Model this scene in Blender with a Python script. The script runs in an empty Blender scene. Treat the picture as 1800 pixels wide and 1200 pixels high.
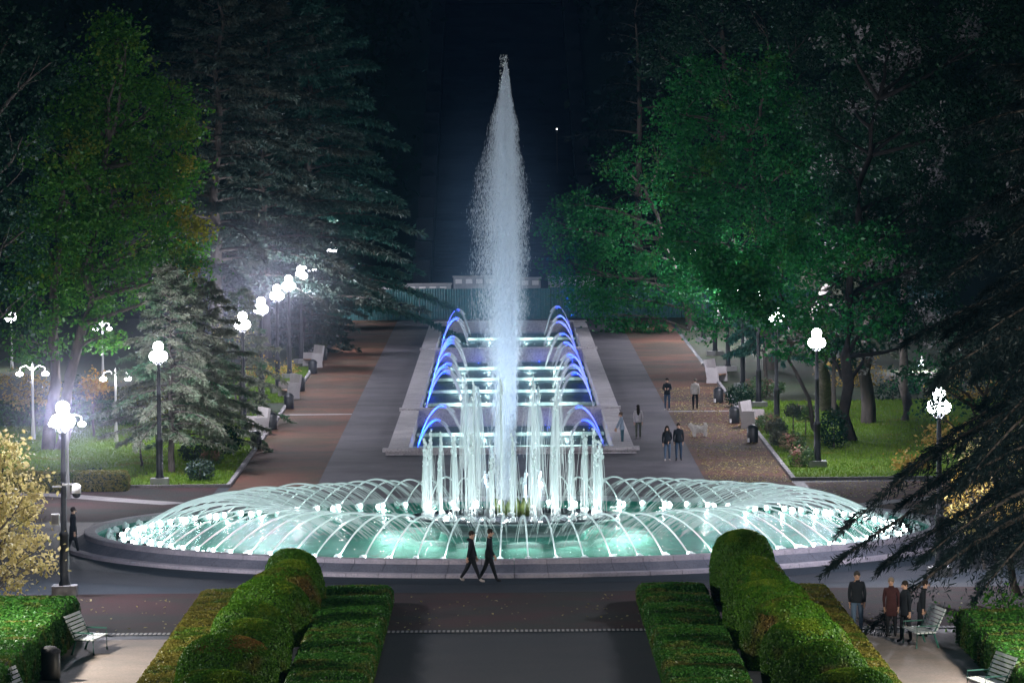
import bpy, bmesh, math, random
import numpy as np
from mathutils import Vector, Matrix, Euler
random.seed(7); rng = np.random.default_rng(7)
S = bpy.context.scene; COL = S.collection; R = math.radians; PI = math.pi

# ---------------------------------------------------------------- camera, sky, exposure
FPX, HZ, VX, CZ = 8430.0, 300.0, 884.6, 13.5
cam = bpy.data.cameras.new('camera'); co = bpy.data.objects.new('camera', cam); COL.objects.link(co)
cam.sensor_width = 36.0; cam.lens = FPX / 1800 * 36; cam.clip_end = 3000; cam.clip_start = 1
roll = R(0.5)
pitch = math.atan((600 - HZ) / FPX); yaw = math.atan((900 - VX - 2.6) / FPX)
MR = Matrix.Rotation(-yaw, 3, 'Z') @ Matrix.Rotation(PI / 2 - pitch, 3, 'X') @ Matrix.Rotation(-roll, 3, 'Z')
co.matrix_world = Matrix.Translation((0, 0, CZ)) @ MR.to_4x4()
S.camera = co
W_ = bpy.data.worlds.new('World'); S.world = W_; W_.use_nodes = True
nt = W_.node_tree; nt.nodes.clear()
sky = nt.nodes.new('ShaderNodeTexSky'); sky.sky_type = 'NISHITA'; sky.sun_disc = False
sky.sun_elevation = R(-3.0); sky.sun_rotation = R(200)
bg = nt.nodes.new('ShaderNodeBackground'); bg.inputs['Strength'].default_value = 0.08
ow = nt.nodes.new('ShaderNodeOutputWorld')
tint = nt.nodes.new('ShaderNodeMix'); tint.data_type = 'RGBA'; tint.blend_type = 'MULTIPLY'; tint.inputs[0].default_value = 1
tint.inputs[7].default_value = (.15, .85, 1.1, 1); nt.links.new(sky.outputs[0], tint.inputs[6]); nt.links.new(tint.outputs[2], bg.inputs['Color']); nt.links.new(bg.outputs[0], ow.inputs['Surface'])
fill_sun = bpy.data.lights.new('added_fill_light', 'SUN'); fill_sun.energy = 0.08; fill_sun.angle = R(0.5); fill_sun.color = (.45, .8, 1)  # added weak fill from behind, brightens dome tops and tree shadows
mo = bpy.data.objects.new('added_fill_light', fill_sun); mo.rotation_euler = Euler((R(-36), R(-10), 0)); COL.objects.link(mo)
S.view_settings.view_transform = 'Standard'; S.view_settings.look = 'None'
S.view_settings.exposure = 0.72; S.view_settings.gamma = 1; S.view_settings.use_curve_mapping = False
S.cycles.use_denoising = True; S.cycles.use_light_tree = True
S.cycles.max_bounces = 6; S.cycles.diffuse_bounces = 2; S.cycles.glossy_bounces = 2
S.cycles.transparent_max_bounces = 24; S.cycles.transmission_bounces = 3; S.cycles.volume_bounces = 0
S.cycles.sample_clamp_indirect = 4; S.cycles.volume_step_rate = 2; S.cycles.volume_max_steps = 64

SL = 115.0 / FPX; Y0 = 207.0; AX = 0.25
def gz(y): return max(0.0, (y - Y0) * SL)
def ray(px, py): return (MR @ Vector(((px - 900) / FPX, (600 - py) / FPX, -1.0)))
def W(px, py, Y):                       # point on the pixel's ray at distance Y
    d = ray(px, py); t = Y / d.y
    return Vector((d.x * t, Y, CZ + d.z * t))
def G(px, py, dz=0.0):                  # point of the ground under a pixel
    d = ray(px, py)
    t = (dz - CZ) / d.z
    if t <= 0 or d.y * t > Y0:
        t = (dz - CZ - Y0 * SL) / (d.z - SL * d.y)
    return Vector((d.x * t, d.y * t, CZ + d.z * t))

# ---------------------------------------------------------------- materials
def nodes(name):
    m = bpy.data.materials.new(name); m.use_nodes = True
    t = m.node_tree; t.nodes.clear()
    o = t.nodes.new('ShaderNodeOutputMaterial'); return m, t, o
def N(t, typ, **k):
    n = t.nodes.new(typ)
    for a, b in k.items():
        if a in n.inputs: n.inputs[a].default_value = b
        else: setattr(n, a, b)
    return n
def noise_fac(t, scale, detail=4, lo=.35, hi=.65, rough=.6, coord='pos', stretch=None):
    if coord == 'pos': v = N(t, 'ShaderNodeNewGeometry').outputs['Position']
    else: v = N(t, 'ShaderNodeTexCoord').outputs['Object']
    if stretch:
        mp = N(t, 'ShaderNodeMapping'); mp.inputs['Scale'].default_value = stretch
        t.links.new(v, mp.inputs['Vector']); v = mp.outputs[0]
    n = N(t, 'ShaderNodeTexNoise'); n.inputs['Scale'].default_value = scale; n.inputs['Detail'].default_value = detail
    n.inputs['Roughness'].default_value = rough
    t.links.new(v, n.inputs['Vector'])
    r = N(t, 'ShaderNodeMapRange'); r.inputs['From Min'].default_value = lo; r.inputs['From Max'].default_value = hi
    t.links.new(n.outputs['Fac'], r.inputs['Value']); return r.outputs[0]
def mix(t, fac, a, b):
    m = N(t, 'ShaderNodeMix', data_type='RGBA')
    for s, v in ((m.inputs[6], a), (m.inputs[7], b)):
        if isinstance(v, tuple): s.default_value = (*v, 1) if len(v) == 3 else v
        else: t.links.new(v, s)
    if isinstance(fac, float): m.inputs[0].default_value = fac
    else: t.links.new(fac, m.inputs[0])
    return m.outputs[2]
def surf(name, c1, c2=None, scale=2.0, rough=.8, metal=0, fine=None, fc=None, bump=0.0, bscale=40, spec=.3, lo=.35, hi=.65, stretch=None, coat=0):
    m, t, o = nodes(name)
    p = N(t, 'ShaderNodeBsdfPrincipled'); p.inputs['Roughness'].default_value = rough; p.inputs['Metallic'].default_value = metal
    p.inputs['Specular IOR Level'].default_value = spec; p.inputs['Coat Weight'].default_value = coat
    col = c1
    if c2: col = mix(t, noise_fac(t, scale, lo=lo, hi=hi, stretch=stretch), c1, c2)
    if fine: col = mix(t, noise_fac(t, fine, 3, .45, .75), col, fc)
    if isinstance(col, tuple): p.inputs['Base Color'].default_value = (*col, 1)
    else: t.links.new(col, p.inputs['Base Color'])
    if bump:
        b = N(t, 'ShaderNodeBump'); b.inputs['Strength'].default_value = bump; b.inputs['Distance'].default_value = .05
        t.links.new(noise_fac(t, bscale, 5, 0, 1), b.inputs['Height']); t.links.new(b.outputs[0], p.inputs['Normal'])
    t.links.new(p.outputs[0], o.inputs['Surface']); return m
def leafmat(name, a, b, c=None, scale=.8, transl=.4, cl=.55, ch=.7):
    m, t, o = nodes(name)
    ri = N(t, 'ShaderNodeNewGeometry').outputs['Random Per Island']
    col = mix(t, ri, a, b)
    if c: col = mix(t, noise_fac(t, scale, 3, cl, ch), col, c)
    d = N(t, 'ShaderNodeBsdfDiffuse'); tr = N(t, 'ShaderNodeBsdfTranslucent'); g = N(t, 'ShaderNodeBsdfGlossy', Roughness=.45)
    g.inputs['Color'].default_value = (.8, .9, .9, 1)
    t.links.new(col, d.inputs[0]); t.links.new(col, tr.inputs[0])
    s = N(t, 'ShaderNodeMixShader', Fac=transl); t.links.new(d.outputs[0], s.inputs[1]); t.links.new(tr.outputs[0], s.inputs[2])
    s2 = N(t, 'ShaderNodeMixShader', Fac=.02); t.links.new(s.outputs[0], s2.inputs[1]); t.links.new(g.outputs[0], s2.inputs[2])
    t.links.new(s2.outputs[0], o.inputs['Surface']); return m
def emit(name, col, st, through=False):
    m, t, o = nodes(name)
    e = N(t, 'ShaderNodeEmission', Strength=st); e.inputs[0].default_value = (*col, 1)
    if through:
        tr = N(t, 'ShaderNodeBsdfTransparent'); a = N(t, 'ShaderNodeAddShader')
        t.links.new(e.outputs[0], a.inputs[0]); t.links.new(tr.outputs[0], a.inputs[1]); t.links.new(a.outputs[0], o.inputs['Surface'])
        m.cycles.emission_sampling = 'NONE'
    else: t.links.new(e.outputs[0], o.inputs['Surface'])
    return m
def watermat(name, alpha, transl=.5, col=(.85, .93, .95)):
    m, t, o = nodes(name)
    d = N(t, 'ShaderNodeBsdfDiffuse'); tr = N(t, 'ShaderNodeBsdfTranslucent')
    d.inputs[0].default_value = (*col, 1); tr.inputs[0].default_value = (*col, 1)
    s = N(t, 'ShaderNodeMixShader', Fac=transl); t.links.new(d.outputs[0], s.inputs[1]); t.links.new(tr.outputs[0], s.inputs[2])
    tp = N(t, 'ShaderNodeBsdfTransparent'); s2 = N(t, 'ShaderNodeMixShader', Fac=alpha)
    t.links.new(tp.outputs[0], s2.inputs[1]); t.links.new(s.outputs[0], s2.inputs[2])
    t.links.new(s2.outputs[0], o.inputs['Surface']); return m

M = {}
M['asphalt'] = surf('asphalt', (.012, .017, .026), (.022, .024, .032), .5, .75, fine=14, fc=(.035, .037, .042), bump=.3, bscale=25)
M['asphalt_dark'] = surf('dark_asphalt', (.008, .016, .026), (.014, .020, .030), .3, .7, fine=14, fc=(.022, .028, .036), bump=.3, bscale=25)
M['path'] = surf('alley_asphalt', (.052, .048, .060), (.105, .096, .110), .32, .85, fine=9, fc=(.055, .053, .06), bump=.25, bscale=18)
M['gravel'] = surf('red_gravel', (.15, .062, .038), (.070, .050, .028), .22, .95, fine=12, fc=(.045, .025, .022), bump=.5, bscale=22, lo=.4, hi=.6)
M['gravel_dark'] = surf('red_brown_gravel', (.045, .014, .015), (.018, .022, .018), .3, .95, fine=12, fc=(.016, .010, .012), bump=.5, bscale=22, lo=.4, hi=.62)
M['concrete_path'] = surf('pinkish_concrete', (.30, .25, .23), (.22, .20, .19), .8, .85, fine=12, fc=(.17, .15, .14), bump=.2)
M['kerb'] = surf('kerb_stone', (.34, .32, .33), (.24, .23, .25), 1.5, .8, fine=16, fc=(.18, .17, .18), bump=.3)
M['granite'] = surf('granite', (.36, .33, .37), (.25, .24, .28), 1.2, .7, fine=20, fc=(.18, .18, .21), bump=.2)
M['granite_dark'] = surf('grey_paver', (.13, .135, .17), (.09, .10, .13), 1.5, .75, fine=18, fc=(.06, .06, .08), bump=.2)
M['stone'] = surf('pale_stone', (.52, .49, .50), (.38, .36, .38), .9, .8, fine=14, fc=(.19, .18, .19), bump=.3)
M['stone_dark'] = surf('wet_stone', (.10, .11, .12), (.05, .06, .07), 1.1, .35, fine=10, fc=(.03, .04, .05), bump=.3, spec=.6)
M['dish'] = surf('polished_dark_stone', (.05, .06, .07), (.03, .035, .045), 1.5, .18, bump=.1, bscale=8, spec=.7)
M['green_paint'] = surf('green_painted_iron', (.02, .09, .07), rough=.4)
M['iron'] = surf('black_iron', (.012, .014, .018), (.02, .022, .026), 3, .45, spec=.5, bump=.1)
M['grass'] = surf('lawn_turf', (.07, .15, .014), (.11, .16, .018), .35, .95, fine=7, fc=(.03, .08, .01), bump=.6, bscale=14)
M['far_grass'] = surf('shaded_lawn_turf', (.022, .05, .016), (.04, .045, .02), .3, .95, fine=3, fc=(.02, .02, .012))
M['blade'] = leafmat('grass_blades', (.11, .23, .015), (.16, .26, .02), (.18, .18, .03), .5)
M['bark'] = surf('bark', (.10, .085, .075), (.05, .045, .04), 2.5, .95, bump=.8, bscale=9, stretch=(1, 1, .25))
M['bark_dark'] = surf('dark_bark', (.035, .03, .028), (.02, .018, .018), 2.5, .95, bump=.8, bscale=9)
M['bark_pale'] = surf('pale_bark', (.32, .27, .25), (.20, .17, .16), 1.5, .9, bump=.7, bscale=8, fine=4, fc=(.14, .12, .11), stretch=(1, 1, .3))
M['soil'] = surf('soil', (.06, .04, .03), (.035, .03, .02), 1, 1, bump=.5)
M['white_conc'] = surf('white_concrete', (.42, .40, .41), (.34, .32, .33), 2, .7, fine=12, fc=(.42, .4, .4))
M['grey_conc'] = surf('grey_concrete', (.36, .36, .37), (.27, .27, .29), 2, .8)
M['wood'] = surf('varnished_slat', (.30, .15, .07), (.2, .1, .05), 6, .6)
M['slat'] = surf('pale_painted_slat', (.55, .60, .60), (.42, .47, .48), 5, .55)
M['fence'] = surf('teal_sheet_metal', (.05, .17, .17), (.035, .11, .12), .6, .55, metal=.2, fine=2.5, fc=(.10, .16, .16), stretch=(1, 1, .2))
M['cabin'] = surf('site_cabin_panel', (.30, .31, .32), (.2, .22, .24), 1, .7)
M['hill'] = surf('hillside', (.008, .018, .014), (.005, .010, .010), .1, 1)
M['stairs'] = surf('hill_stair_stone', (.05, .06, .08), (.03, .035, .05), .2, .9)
M['leaf_plane'] = leafmat('plane_leaves', (.018, .11, .014), (.07, .19, .016), (.20, .20, .012), .30, .45, .58, .72)
M['leaf_plane_lit'] = leafmat('lit_yellow_plane_leaves', (.16, .20, .018), (.26, .22, .03), (.06, .14, .015), .8, .4, .5, .6)  # lit edge of the plane crown, put into a yellow leaf colour
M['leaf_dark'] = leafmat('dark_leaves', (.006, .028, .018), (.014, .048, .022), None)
M['leaf_right'] = leafmat('maple_leaves', (.008, .095, .030), (.020, .17, .030), (.08, .18, .016), .35, .45, .58, .75)
M['leaf_lit_sprig'] = leafmat('lit_sprig_poplar_leaves', (.008, .036, .020), (.016, .06, .026), (.46, .43, .44), .45, .3, .59, .65)  # pale grey noise patches stand in for lit sprigs
M['leaf_yellow'] = leafmat('yellow_autumn_leaves', (.42, .36, .12), (.58, .50, .26), (.30, .32, .10), 1.2)
M['leaf_gold'] = leafmat('golden_autumn_leaves', (.42, .25, .05), (.45, .36, .10), (.12, .16, .04), 1.0)
M['leaf_orange'] = leafmat('orange_maple_leaves', (.50, .22, .03), (.42, .30, .06), None)
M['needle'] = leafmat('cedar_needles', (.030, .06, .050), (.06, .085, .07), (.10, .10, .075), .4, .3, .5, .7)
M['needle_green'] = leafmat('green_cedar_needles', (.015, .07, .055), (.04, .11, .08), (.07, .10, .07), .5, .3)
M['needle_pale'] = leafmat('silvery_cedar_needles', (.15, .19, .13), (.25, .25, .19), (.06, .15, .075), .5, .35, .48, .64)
M['needle_dark'] = leafmat('dark_cedar_needles', (.005, .014, .016), (.012, .023, .025), (.022, .034, .033), .6, .3)
M['hedge'] = leafmat('clipped_hedge_leaves', (.035, .13, .008), (.085, .20, .012), (.17, .12, .03), .45, .3, .58, .70)
M['hedge_lamp_yellow'] = leafmat('lamp_yellow_hedge_leaves', (.15, .15, .025), (.22, .19, .04), (.07, .15, .015), .7, .3, .5, .64)  # yellow of the lamp light put into the leaf colour
M['hedge_top_lit'] = leafmat('lit_top_hedge_leaves', (.10, .22, .012), (.20, .27, .02), (.05, .17, .012), .9, .3, .5, .64)  # lighter leaves for dome tops, top light put into the colour
M['hedge_red'] = leafmat('reddened_hedge_tips', (.26, .12, .035), (.20, .16, .03), (.10, .18, .015), .7, .3, .52, .66)
M['hedge_low'] = leafmat('low_hedge_leaves', (.02, .10, .015), (.05, .15, .02), (.12, .13, .03), .9, .3, .52, .66)
M['hedge_core'] = surf('hedge_inside', (.012, .03, .01), (.02, .04, .012), 3, 1)
M['shrub'] = leafmat('shrub_leaves', (.05, .12, .05), (.12, .18, .08), (.30, .15, .12), 1.2, .3, .5, .65)
M['jet'] = watermat('jet_water', .72)
M['spray'] = watermat('spray_droplets', .30)
M['foam'] = watermat('foam', .9)
M['plume'] = watermat('plume_droplets', .42, .5, (.80, .88, .96))
M['petal'] = surf('green_lit_metal_petal', (.10, .16, .04), (.16, .20, .06), 4, .5, metal=.2)  # green light on the petals put into their colour
M['skin'] = surf('skin', (.45, .28, .2), rough=.6)
M['globe'] = emit('lamp_globe', (.95, .95, 1.0), 9.0, True)
M['pinlight'] = emit('small_bulb', (1, .98, .95), 6.0, True)
M['bulb_uw'] = emit('pool_light_lens', (.9, 1, .98), 9.0, True)
M['bulb_blue'] = emit('blue_light_lens', (.05, .15, 1), 10.0, True)
M['white_paint'] = surf('white_painted_metal', (.6, .6, .6), rough=.4)
def cloth(name, c): 
    if name not in M: M[name] = surf(name, c, tuple(x * .75 for x in c), 6, .9)
    return M[name]
# pool water: a clear wavy surface with froth on it
m, t, o = nodes('pool_water'); M['water'] = m
gl = N(t, 'ShaderNodeBsdfGlossy', Roughness=.24); gl.inputs[0].default_value = (.9, .97, 1, 1)
tp = N(t, 'ShaderNodeBsdfTransparent'); tp.inputs[0].default_value = (.40, .95, .80, 1)
b = N(t, 'ShaderNodeBump'); b.inputs['Strength'].default_value = 1.0; b.inputs['Distance'].default_value = .16
t.links.new(noise_fac(t, 5.5, 4, 0, 1, .7), b.inputs['Height']); t.links.new(b.outputs[0], gl.inputs['Normal'])
fr0 = N(t, 'ShaderNodeFresnel', IOR=1.33); t.links.new(b.outputs[0], fr0.inputs['Normal']); fr = N(t, 'ShaderNodeMath', operation='MULTIPLY'); t.links.new(fr0.outputs[0], fr.inputs[0]); fr.inputs[1].default_value = .16
s = N(t, 'ShaderNodeMixShader'); t.links.new(fr.outputs[0], s.inputs[0]); t.links.new(tp.outputs[0], s.inputs[1]); t.links.new(gl.outputs[0], s.inputs[2])
d = N(t, 'ShaderNodeBsdfDiffuse'); d.inputs[0].default_value = (.55, .70, .68, 1)
s2 = N(t, 'ShaderNodeMixShader'); t.links.new(s.outputs[0], s2.inputs[1]); t.links.new(d.outputs[0], s2.inputs[2])
f1 = noise_fac(t, 5.0, 5, .50, .66, .7, stretch=(1, .5, 1)); f2 = noise_fac(t, .35, 2, .40, .62)
mu = N(t, 'ShaderNodeMath', operation='MULTIPLY'); t.links.new(f1, mu.inputs[0]); t.links.new(f2, mu.inputs[1])
mu2 = N(t, 'ShaderNodeMath', operation='MULTIPLY'); t.links.new(mu.outputs[0], mu2.inputs[0]); mu2.inputs[1].default_value = .55
t.links.new(mu2.outputs[0], s2.inputs[0]); t.links.new(s2.outputs[0], o.inputs['Surface'])
M['pool_floor'] = surf('turquoise_pool_floor', (.010, .13, .11), (.016, .19, .16), .6, .6)
M['canal_floor'] = surf('blue_black_canal_floor', (.07, .11, .12), (.04, .07, .09), .6, .5)
M['steel'] = surf('brushed_steel', (.5, .5, .52), rough=.35, metal=.9)

# ---------------------------------------------------------------- mesh helpers
class MB:
    def __init__(s): s.v = []; s.f = []; s.m = []
    def add(s, vs, fs, mi=0):
        n = len(s.v); s.v += [tuple(v) for v in vs]; s.f += [tuple(i + n for i in f) for f in fs]; s.m += [mi] * len(fs)
    def box(s, c, sz, mi=0, rz=0, ry=0, rx=0, taper=1.0):
        M3 = Euler((rx, ry, rz)).to_matrix(); c = Vector(c); vs = []
        for z in (-.5, .5):
            k = taper if z > 0 else 1
            for x, y in ((-.5, -.5), (.5, -.5), (.5, .5), (-.5, .5)): vs.append(c + M3 @ Vector((x * sz[0] * k, y * sz[1] * k, z * sz[2])))
        s.add(vs, [(3, 2, 1, 0), (4, 5, 6, 7), (0, 1, 5, 4), (1, 2, 6, 5), (2, 3, 7, 6), (3, 0, 4, 7)], mi)
    def tube(s, pts, rs, n=6, mi=0, cap=True):
        pts = [Vector(p) for p in pts]
        if not hasattr(rs, '__len__'): rs = [rs] * len(pts)
        vs = []; up = Vector((.13, .21, 1)).normalized()
        for i, p in enumerate(pts):
            d = (pts[min(i + 1, len(pts) - 1)] - pts[max(i - 1, 0)])
            if d.length < 1e-6: d = Vector((0, 0, 1))
            d.normalize(); a = d.cross(up)
            if a.length < .05: a = d.cross(Vector((1, 0, 0)))
            a.normalize(); bb = d.cross(a)
            for k in range(n):
                w = 2 * PI * k / n; vs.append(p + (a * math.cos(w) + bb * math.sin(w)) * rs[i])
        fs = [(i * n + k, i * n + (k + 1) % n, (i + 1) * n + (k + 1) % n, (i + 1) * n + k) for i in range(len(pts) - 1) for k in range(n)]
        if cap: fs += [tuple(range(n))[::-1], tuple((len(pts) - 1) * n + k for k in range(n))]
        s.add(vs, fs, mi)
    def lathe(s, prof, n=24, c=(0, 0, 0), mi=0, a0=0, a1=2 * PI, sx=1, sy=1):
        full = abs(a1 - a0 - 2 * PI) < 1e-6; k = n if full else n + 1; vs = []
        for r, z in prof:
            for i in range(k):
                w = a0 + (a1 - a0) * i / n; vs.append((c[0] + r * math.cos(w) * sx, c[1] + r * math.sin(w) * sy, c[2] + z))
        fs = []
        for j in range(len(prof) - 1):
            for i in range(n):
                i2 = (i + 1) % k
                fs.append((j * k + i, j * k + i2, (j + 1) * k + i2, (j + 1) * k + i))
        s.add(vs, fs, mi)
    def ball(s, c, r, mi=0, n=8, m=6, sz=(1, 1, 1)):
        prof = [(max(1e-4, r * math.sin(PI * j / m)), -r * math.cos(PI * j / m)) for j in range(m + 1)]
        vs = []; 
        for pr, pz in prof:
            for i in range(n):
                w = 2 * PI * i / n; vs.append((c[0] + pr * math.cos(w) * sz[0], c[1] + pr * math.sin(w) * sz[1], c[2] + pz * sz[2]))
        s.add(vs, [(j * n + i, j * n + (i + 1) % n, (j + 1) * n + (i + 1) % n, (j + 1) * n + i) for j in range(m) for i in range(n)], mi)
    def mesh(s, name, mats, smooth=False):
        me = bpy.data.meshes.new(name); me.from_pydata(s.v, [], s.f)
        for x in (mats if isinstance(mats, (list, tuple)) else [mats]): me.materials.append(x)
        me.polygons.foreach_set('material_index', s.m)
        if smooth: me.polygons.foreach_set('use_smooth', [True] * len(s.f))
        me.update(); return me
    def build(s, name, mats, parent=None, smooth=False, loc=None, rz=0):
        return obj(name, s.mesh(name, mats, smooth), parent, loc, rz)
def obj(name, me, parent=None, loc=None, rz=0):
    o = bpy.data.objects.new(name, me); COL.objects.link(o)
    if parent: o.parent = parent
    if loc is not None: o.location = loc
    if rz: o.rotation_euler = (0, 0, rz)
    return o
def empty(name, loc=(0, 0, 0), rz=0, parent=None): return obj(name, None, parent, loc, rz)
def tag(o, label=None, cat=None, group=None, kind=None):
    if label: o['label'] = label
    if cat: o['category'] = cat
    if group: o['group'] = group
    if kind: o['kind'] = kind
    return o
def thing(name, label, cat, loc=(0, 0, 0), rz=0, group=None): return tag(empty(name, loc, rz), label, cat, group)
def dup(root, loc, rz=0, label=None, scale=None):
    r = root.copy(); COL.objects.link(r); r.location = loc; r.rotation_euler = (0, 0, rz)
    if label: r['label'] = label
    if scale: r.scale = scale
    def rec(a, b):
        for ch in list(a.children):
            c = ch.copy(); COL.objects.link(c); c.parent = b; rec(ch, c)
    rec(root, r); return r
def npmesh(name, V, F, mat):            # V (n,3), F (m,k)
    me = bpy.data.meshes.new(name); n, (m_, k) = len(V), F.shape
    me.vertices.add(n); me.vertices.foreach_set('co', np.ascontiguousarray(V, dtype=np.float32).ravel())
    me.loops.add(m_ * k); me.loops.foreach_set('vertex_index', F.astype(np.int32).ravel())
    me.polygons.add(m_); me.polygons.foreach_set('loop_start', np.arange(0, m_ * k, k, dtype=np.int32))
    me.update(calc_edges=True)
    for x in (mat if isinstance(mat, (list, tuple)) else [mat]): me.materials.append(x)
    return me
def unit(a): return a / (np.linalg.norm(a, axis=-1, keepdims=True) + 1e-9)
def leaves_np(P, size, Nrm=None, jitter=.8, aspect=.62):
    n = len(P)
    nr = rng.normal(size=(n, 3))
    if Nrm is not None: nr = Nrm + nr * jitter * .5
    nr = unit(nr); a = unit(np.cross(nr, rng.normal(size=(n, 3)))); b_ = np.cross(nr, a)
    L = size * rng.uniform(.5, 1.5, (n, 1)); w = L * aspect
    V = np.stack([P - a * L * .5, P + b_ * w * .5 + nr * L * .12, P + a * L * .5, P - b_ * w * .5 + nr * L * .12], 1).reshape(-1, 3)
    return V, np.arange(n * 4).reshape(-1, 4)
def sheet(name, x0, x1, y0, y1, dz, mat, kind='structure'):
    ys = [y0] + ([Y0] if y0 < Y0 < y1 else []) + [y1]; b_ = MB(); vs = []; fs = []
    for y in ys: vs += [(x0, y, gz(y) + dz), (x1, y, gz(y) + dz)]
    for i in range(len(ys) - 1): fs.append((2 * i, 2 * i + 1, 2 * i + 3, 2 * i + 2))
    b_.add(vs, fs); o = b_.build(name, mat)
    if kind: o['kind'] = kind
    return o

# ---------------------------------------------------------------- terrain, paving
b = MB(); ys = [-60, 0, 100, Y0, 224.6, 300, 357.2, 372, 400, 440, 500, 560, 620, 760, 900]
zz = [0, 0, 0, 0, gz(224.6), gz(300), gz(357.2), gz(372), 4, 12, 26, 42, 60, 95, 110]
xs = [-260, -120, -60, -20, AX - 5.6, AX + 5.6, 20, 60, 120, 260]
vs = [(x, y, z + (abs(x) * .05 * max(0, y - 380) / 100)) for y, z in zip(ys, zz) for x in xs]
nx = len(xs); fs = []; mi = []
for j in range(len(ys) - 1):
    for i in range(nx - 1):
        if xs[i] == AX - 5.6 and 224 < ys[j] < 350: continue      # the sunken canal of the cascade
        fs.append((j * nx + i, j * nx + i + 1, (j + 1) * nx + i + 1, (j + 1) * nx + i)); mi.append(1 if ys[j] >= 372 else 0)
b.add(vs, fs); b.m = mi
o = b.build('ground', [M['asphalt_dark'], M['hill']]); o['kind'] = 'structure'
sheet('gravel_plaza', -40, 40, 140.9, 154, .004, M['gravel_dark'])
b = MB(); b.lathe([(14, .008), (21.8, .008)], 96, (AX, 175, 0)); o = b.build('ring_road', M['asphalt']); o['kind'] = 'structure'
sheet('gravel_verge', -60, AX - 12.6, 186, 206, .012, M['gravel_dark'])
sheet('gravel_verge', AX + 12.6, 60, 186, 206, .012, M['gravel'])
b = MB(); b.lathe([(14, .016), (18.6, .016)], 96, (AX, 175, 0)); o = b.build('ring_road', M['asphalt_dark']); o['kind'] = 'structure'
sheet('alley_path', AX - 8.4, AX + 8.4, 196, 224.6, .004, M['path']); sheet('alley_path', AX - 8.4, AX - 5.6, 224.6, 357.2, .004, M['path']); sheet('alley_path', AX + 5.6, AX + 8.4, 224.6, 357.2, .004, M['path']); sheet('alley_path', AX - 8.4, AX + 8.4, 357.2, 366, .004, M['path'])
sheet('gravel_alley', AX - 12.1, AX - 8.4, 203, 366, .012, M['gravel'])
sheet('gravel_alley', AX + 8.4, AX + 12.1, 203, 366, .012, M['gravel'])
sheet('cross_strip', AX - 12.1, AX - 8.4, 254, 254.7, .020, M['kerb']); sheet('cross_strip', AX + 8.4, AX + 12.1, 254, 254.7, .020, M['kerb'])
sheet('concrete_walk', -30, -9.6, 96, 138.8, .008, M['concrete_path']); sheet('concrete_walk', 10.1, 34, 96, 138.8, .008, M['concrete_path'])
sheet('central_walk', -9.6, 10.1, 96, 139.7, .008, M['asphalt'])
def strip(name, pts, w, dz, mat):
    b_ = MB(); vs = []; n = len(pts)
    for i in range(n):
        p = pts[i]; d = (pts[min(i + 1, n - 1)] - pts[max(i - 1, 0)]); d.z = 0; d.normalize(); q = Vector((-d.y, d.x, 0)) * w / 2
        for s_ in (1, -1):
            e = p + q * s_; vs.append((e.x, e.y, gz(e.y) + dz))
    b_.add(vs, [(2 * i, 2 * i + 1, 2 * i + 3, 2 * i + 2) for i in range(n - 1)]); o = b_.build(name, mat); o['kind'] = 'structure'
strip('stone_border', [G(310, 886), G(220, 880), G(120, 872), G(0, 866), G(-160, 860)], 1.5, .022, M['kerb'])
strip('stone_border', [G(1470, 895), G(1560, 882), G(1660, 873), G(1800, 866), G(1950, 862)], 1.2, .022, M['kerb'])
strip('stone_border', [G(1560, 902), G(1660, 888), G(1800, 880)], .7, .026, M['kerb'])
# drainage grating across the plaza
dg = empty('drain_grating', (0, 140.3, 0)); dg['kind'] = 'structure'
b = MB(); b.box((0, 0, .012), (34, .62, .02)); b.build('channel', M['asphalt_dark'], dg)
b = MB()
for i in range(250): b.box((-16.8 + i * .1346, 0, .03), (.07, .5, .016))
b.build('bar', M['grey_conc'], dg)['kind'] = 'stuff'

# lawns
def lawn(x0, x1, y0, y1, n):
    o = sheet('lawn', x0, x1, y0, y1, .05, M['grass'])
    P = np.stack([rng.uniform(x0, x1, n), rng.uniform(y0, y1, n), np.zeros(n)], 1)
    P[:, 2] = np.maximum(0, (P[:, 1] - Y0) * SL) + .05
    a = rng.uniform(0, 2 * PI, n); L = rng.uniform(.05, .13, n); w = .02
    t_ = P + np.stack([rng.normal(0, .03, n), rng.normal(0, .03, n), L], 1)
    dx = np.stack([np.cos(a) * w, np.sin(a) * w, a * 0], 1)
    V = np.stack([P - dx, P + dx, t_], 1).reshape(-1, 3)
    tag(obj('grass', npmesh('grass', V, np.arange(n * 3).reshape(-1, 3), M['blade'])), 'short bright green lawn grass', None, None, 'stuff')
lawn(-29, AX - 12.35, 206.2, 256, 70000); lawn(AX + 12.35, 30, 207.5, 262, 60000)
lawn(AX - 17, AX - 12.35, 264, 300, 16000)
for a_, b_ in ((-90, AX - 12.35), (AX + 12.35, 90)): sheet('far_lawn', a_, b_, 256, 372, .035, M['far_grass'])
sheet('side_lawn', -90, -29, 206, 256, .03, M['far_grass']); sheet('side_lawn', 30, 90, 207.5, 256, .03, M['far_grass'])
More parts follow.
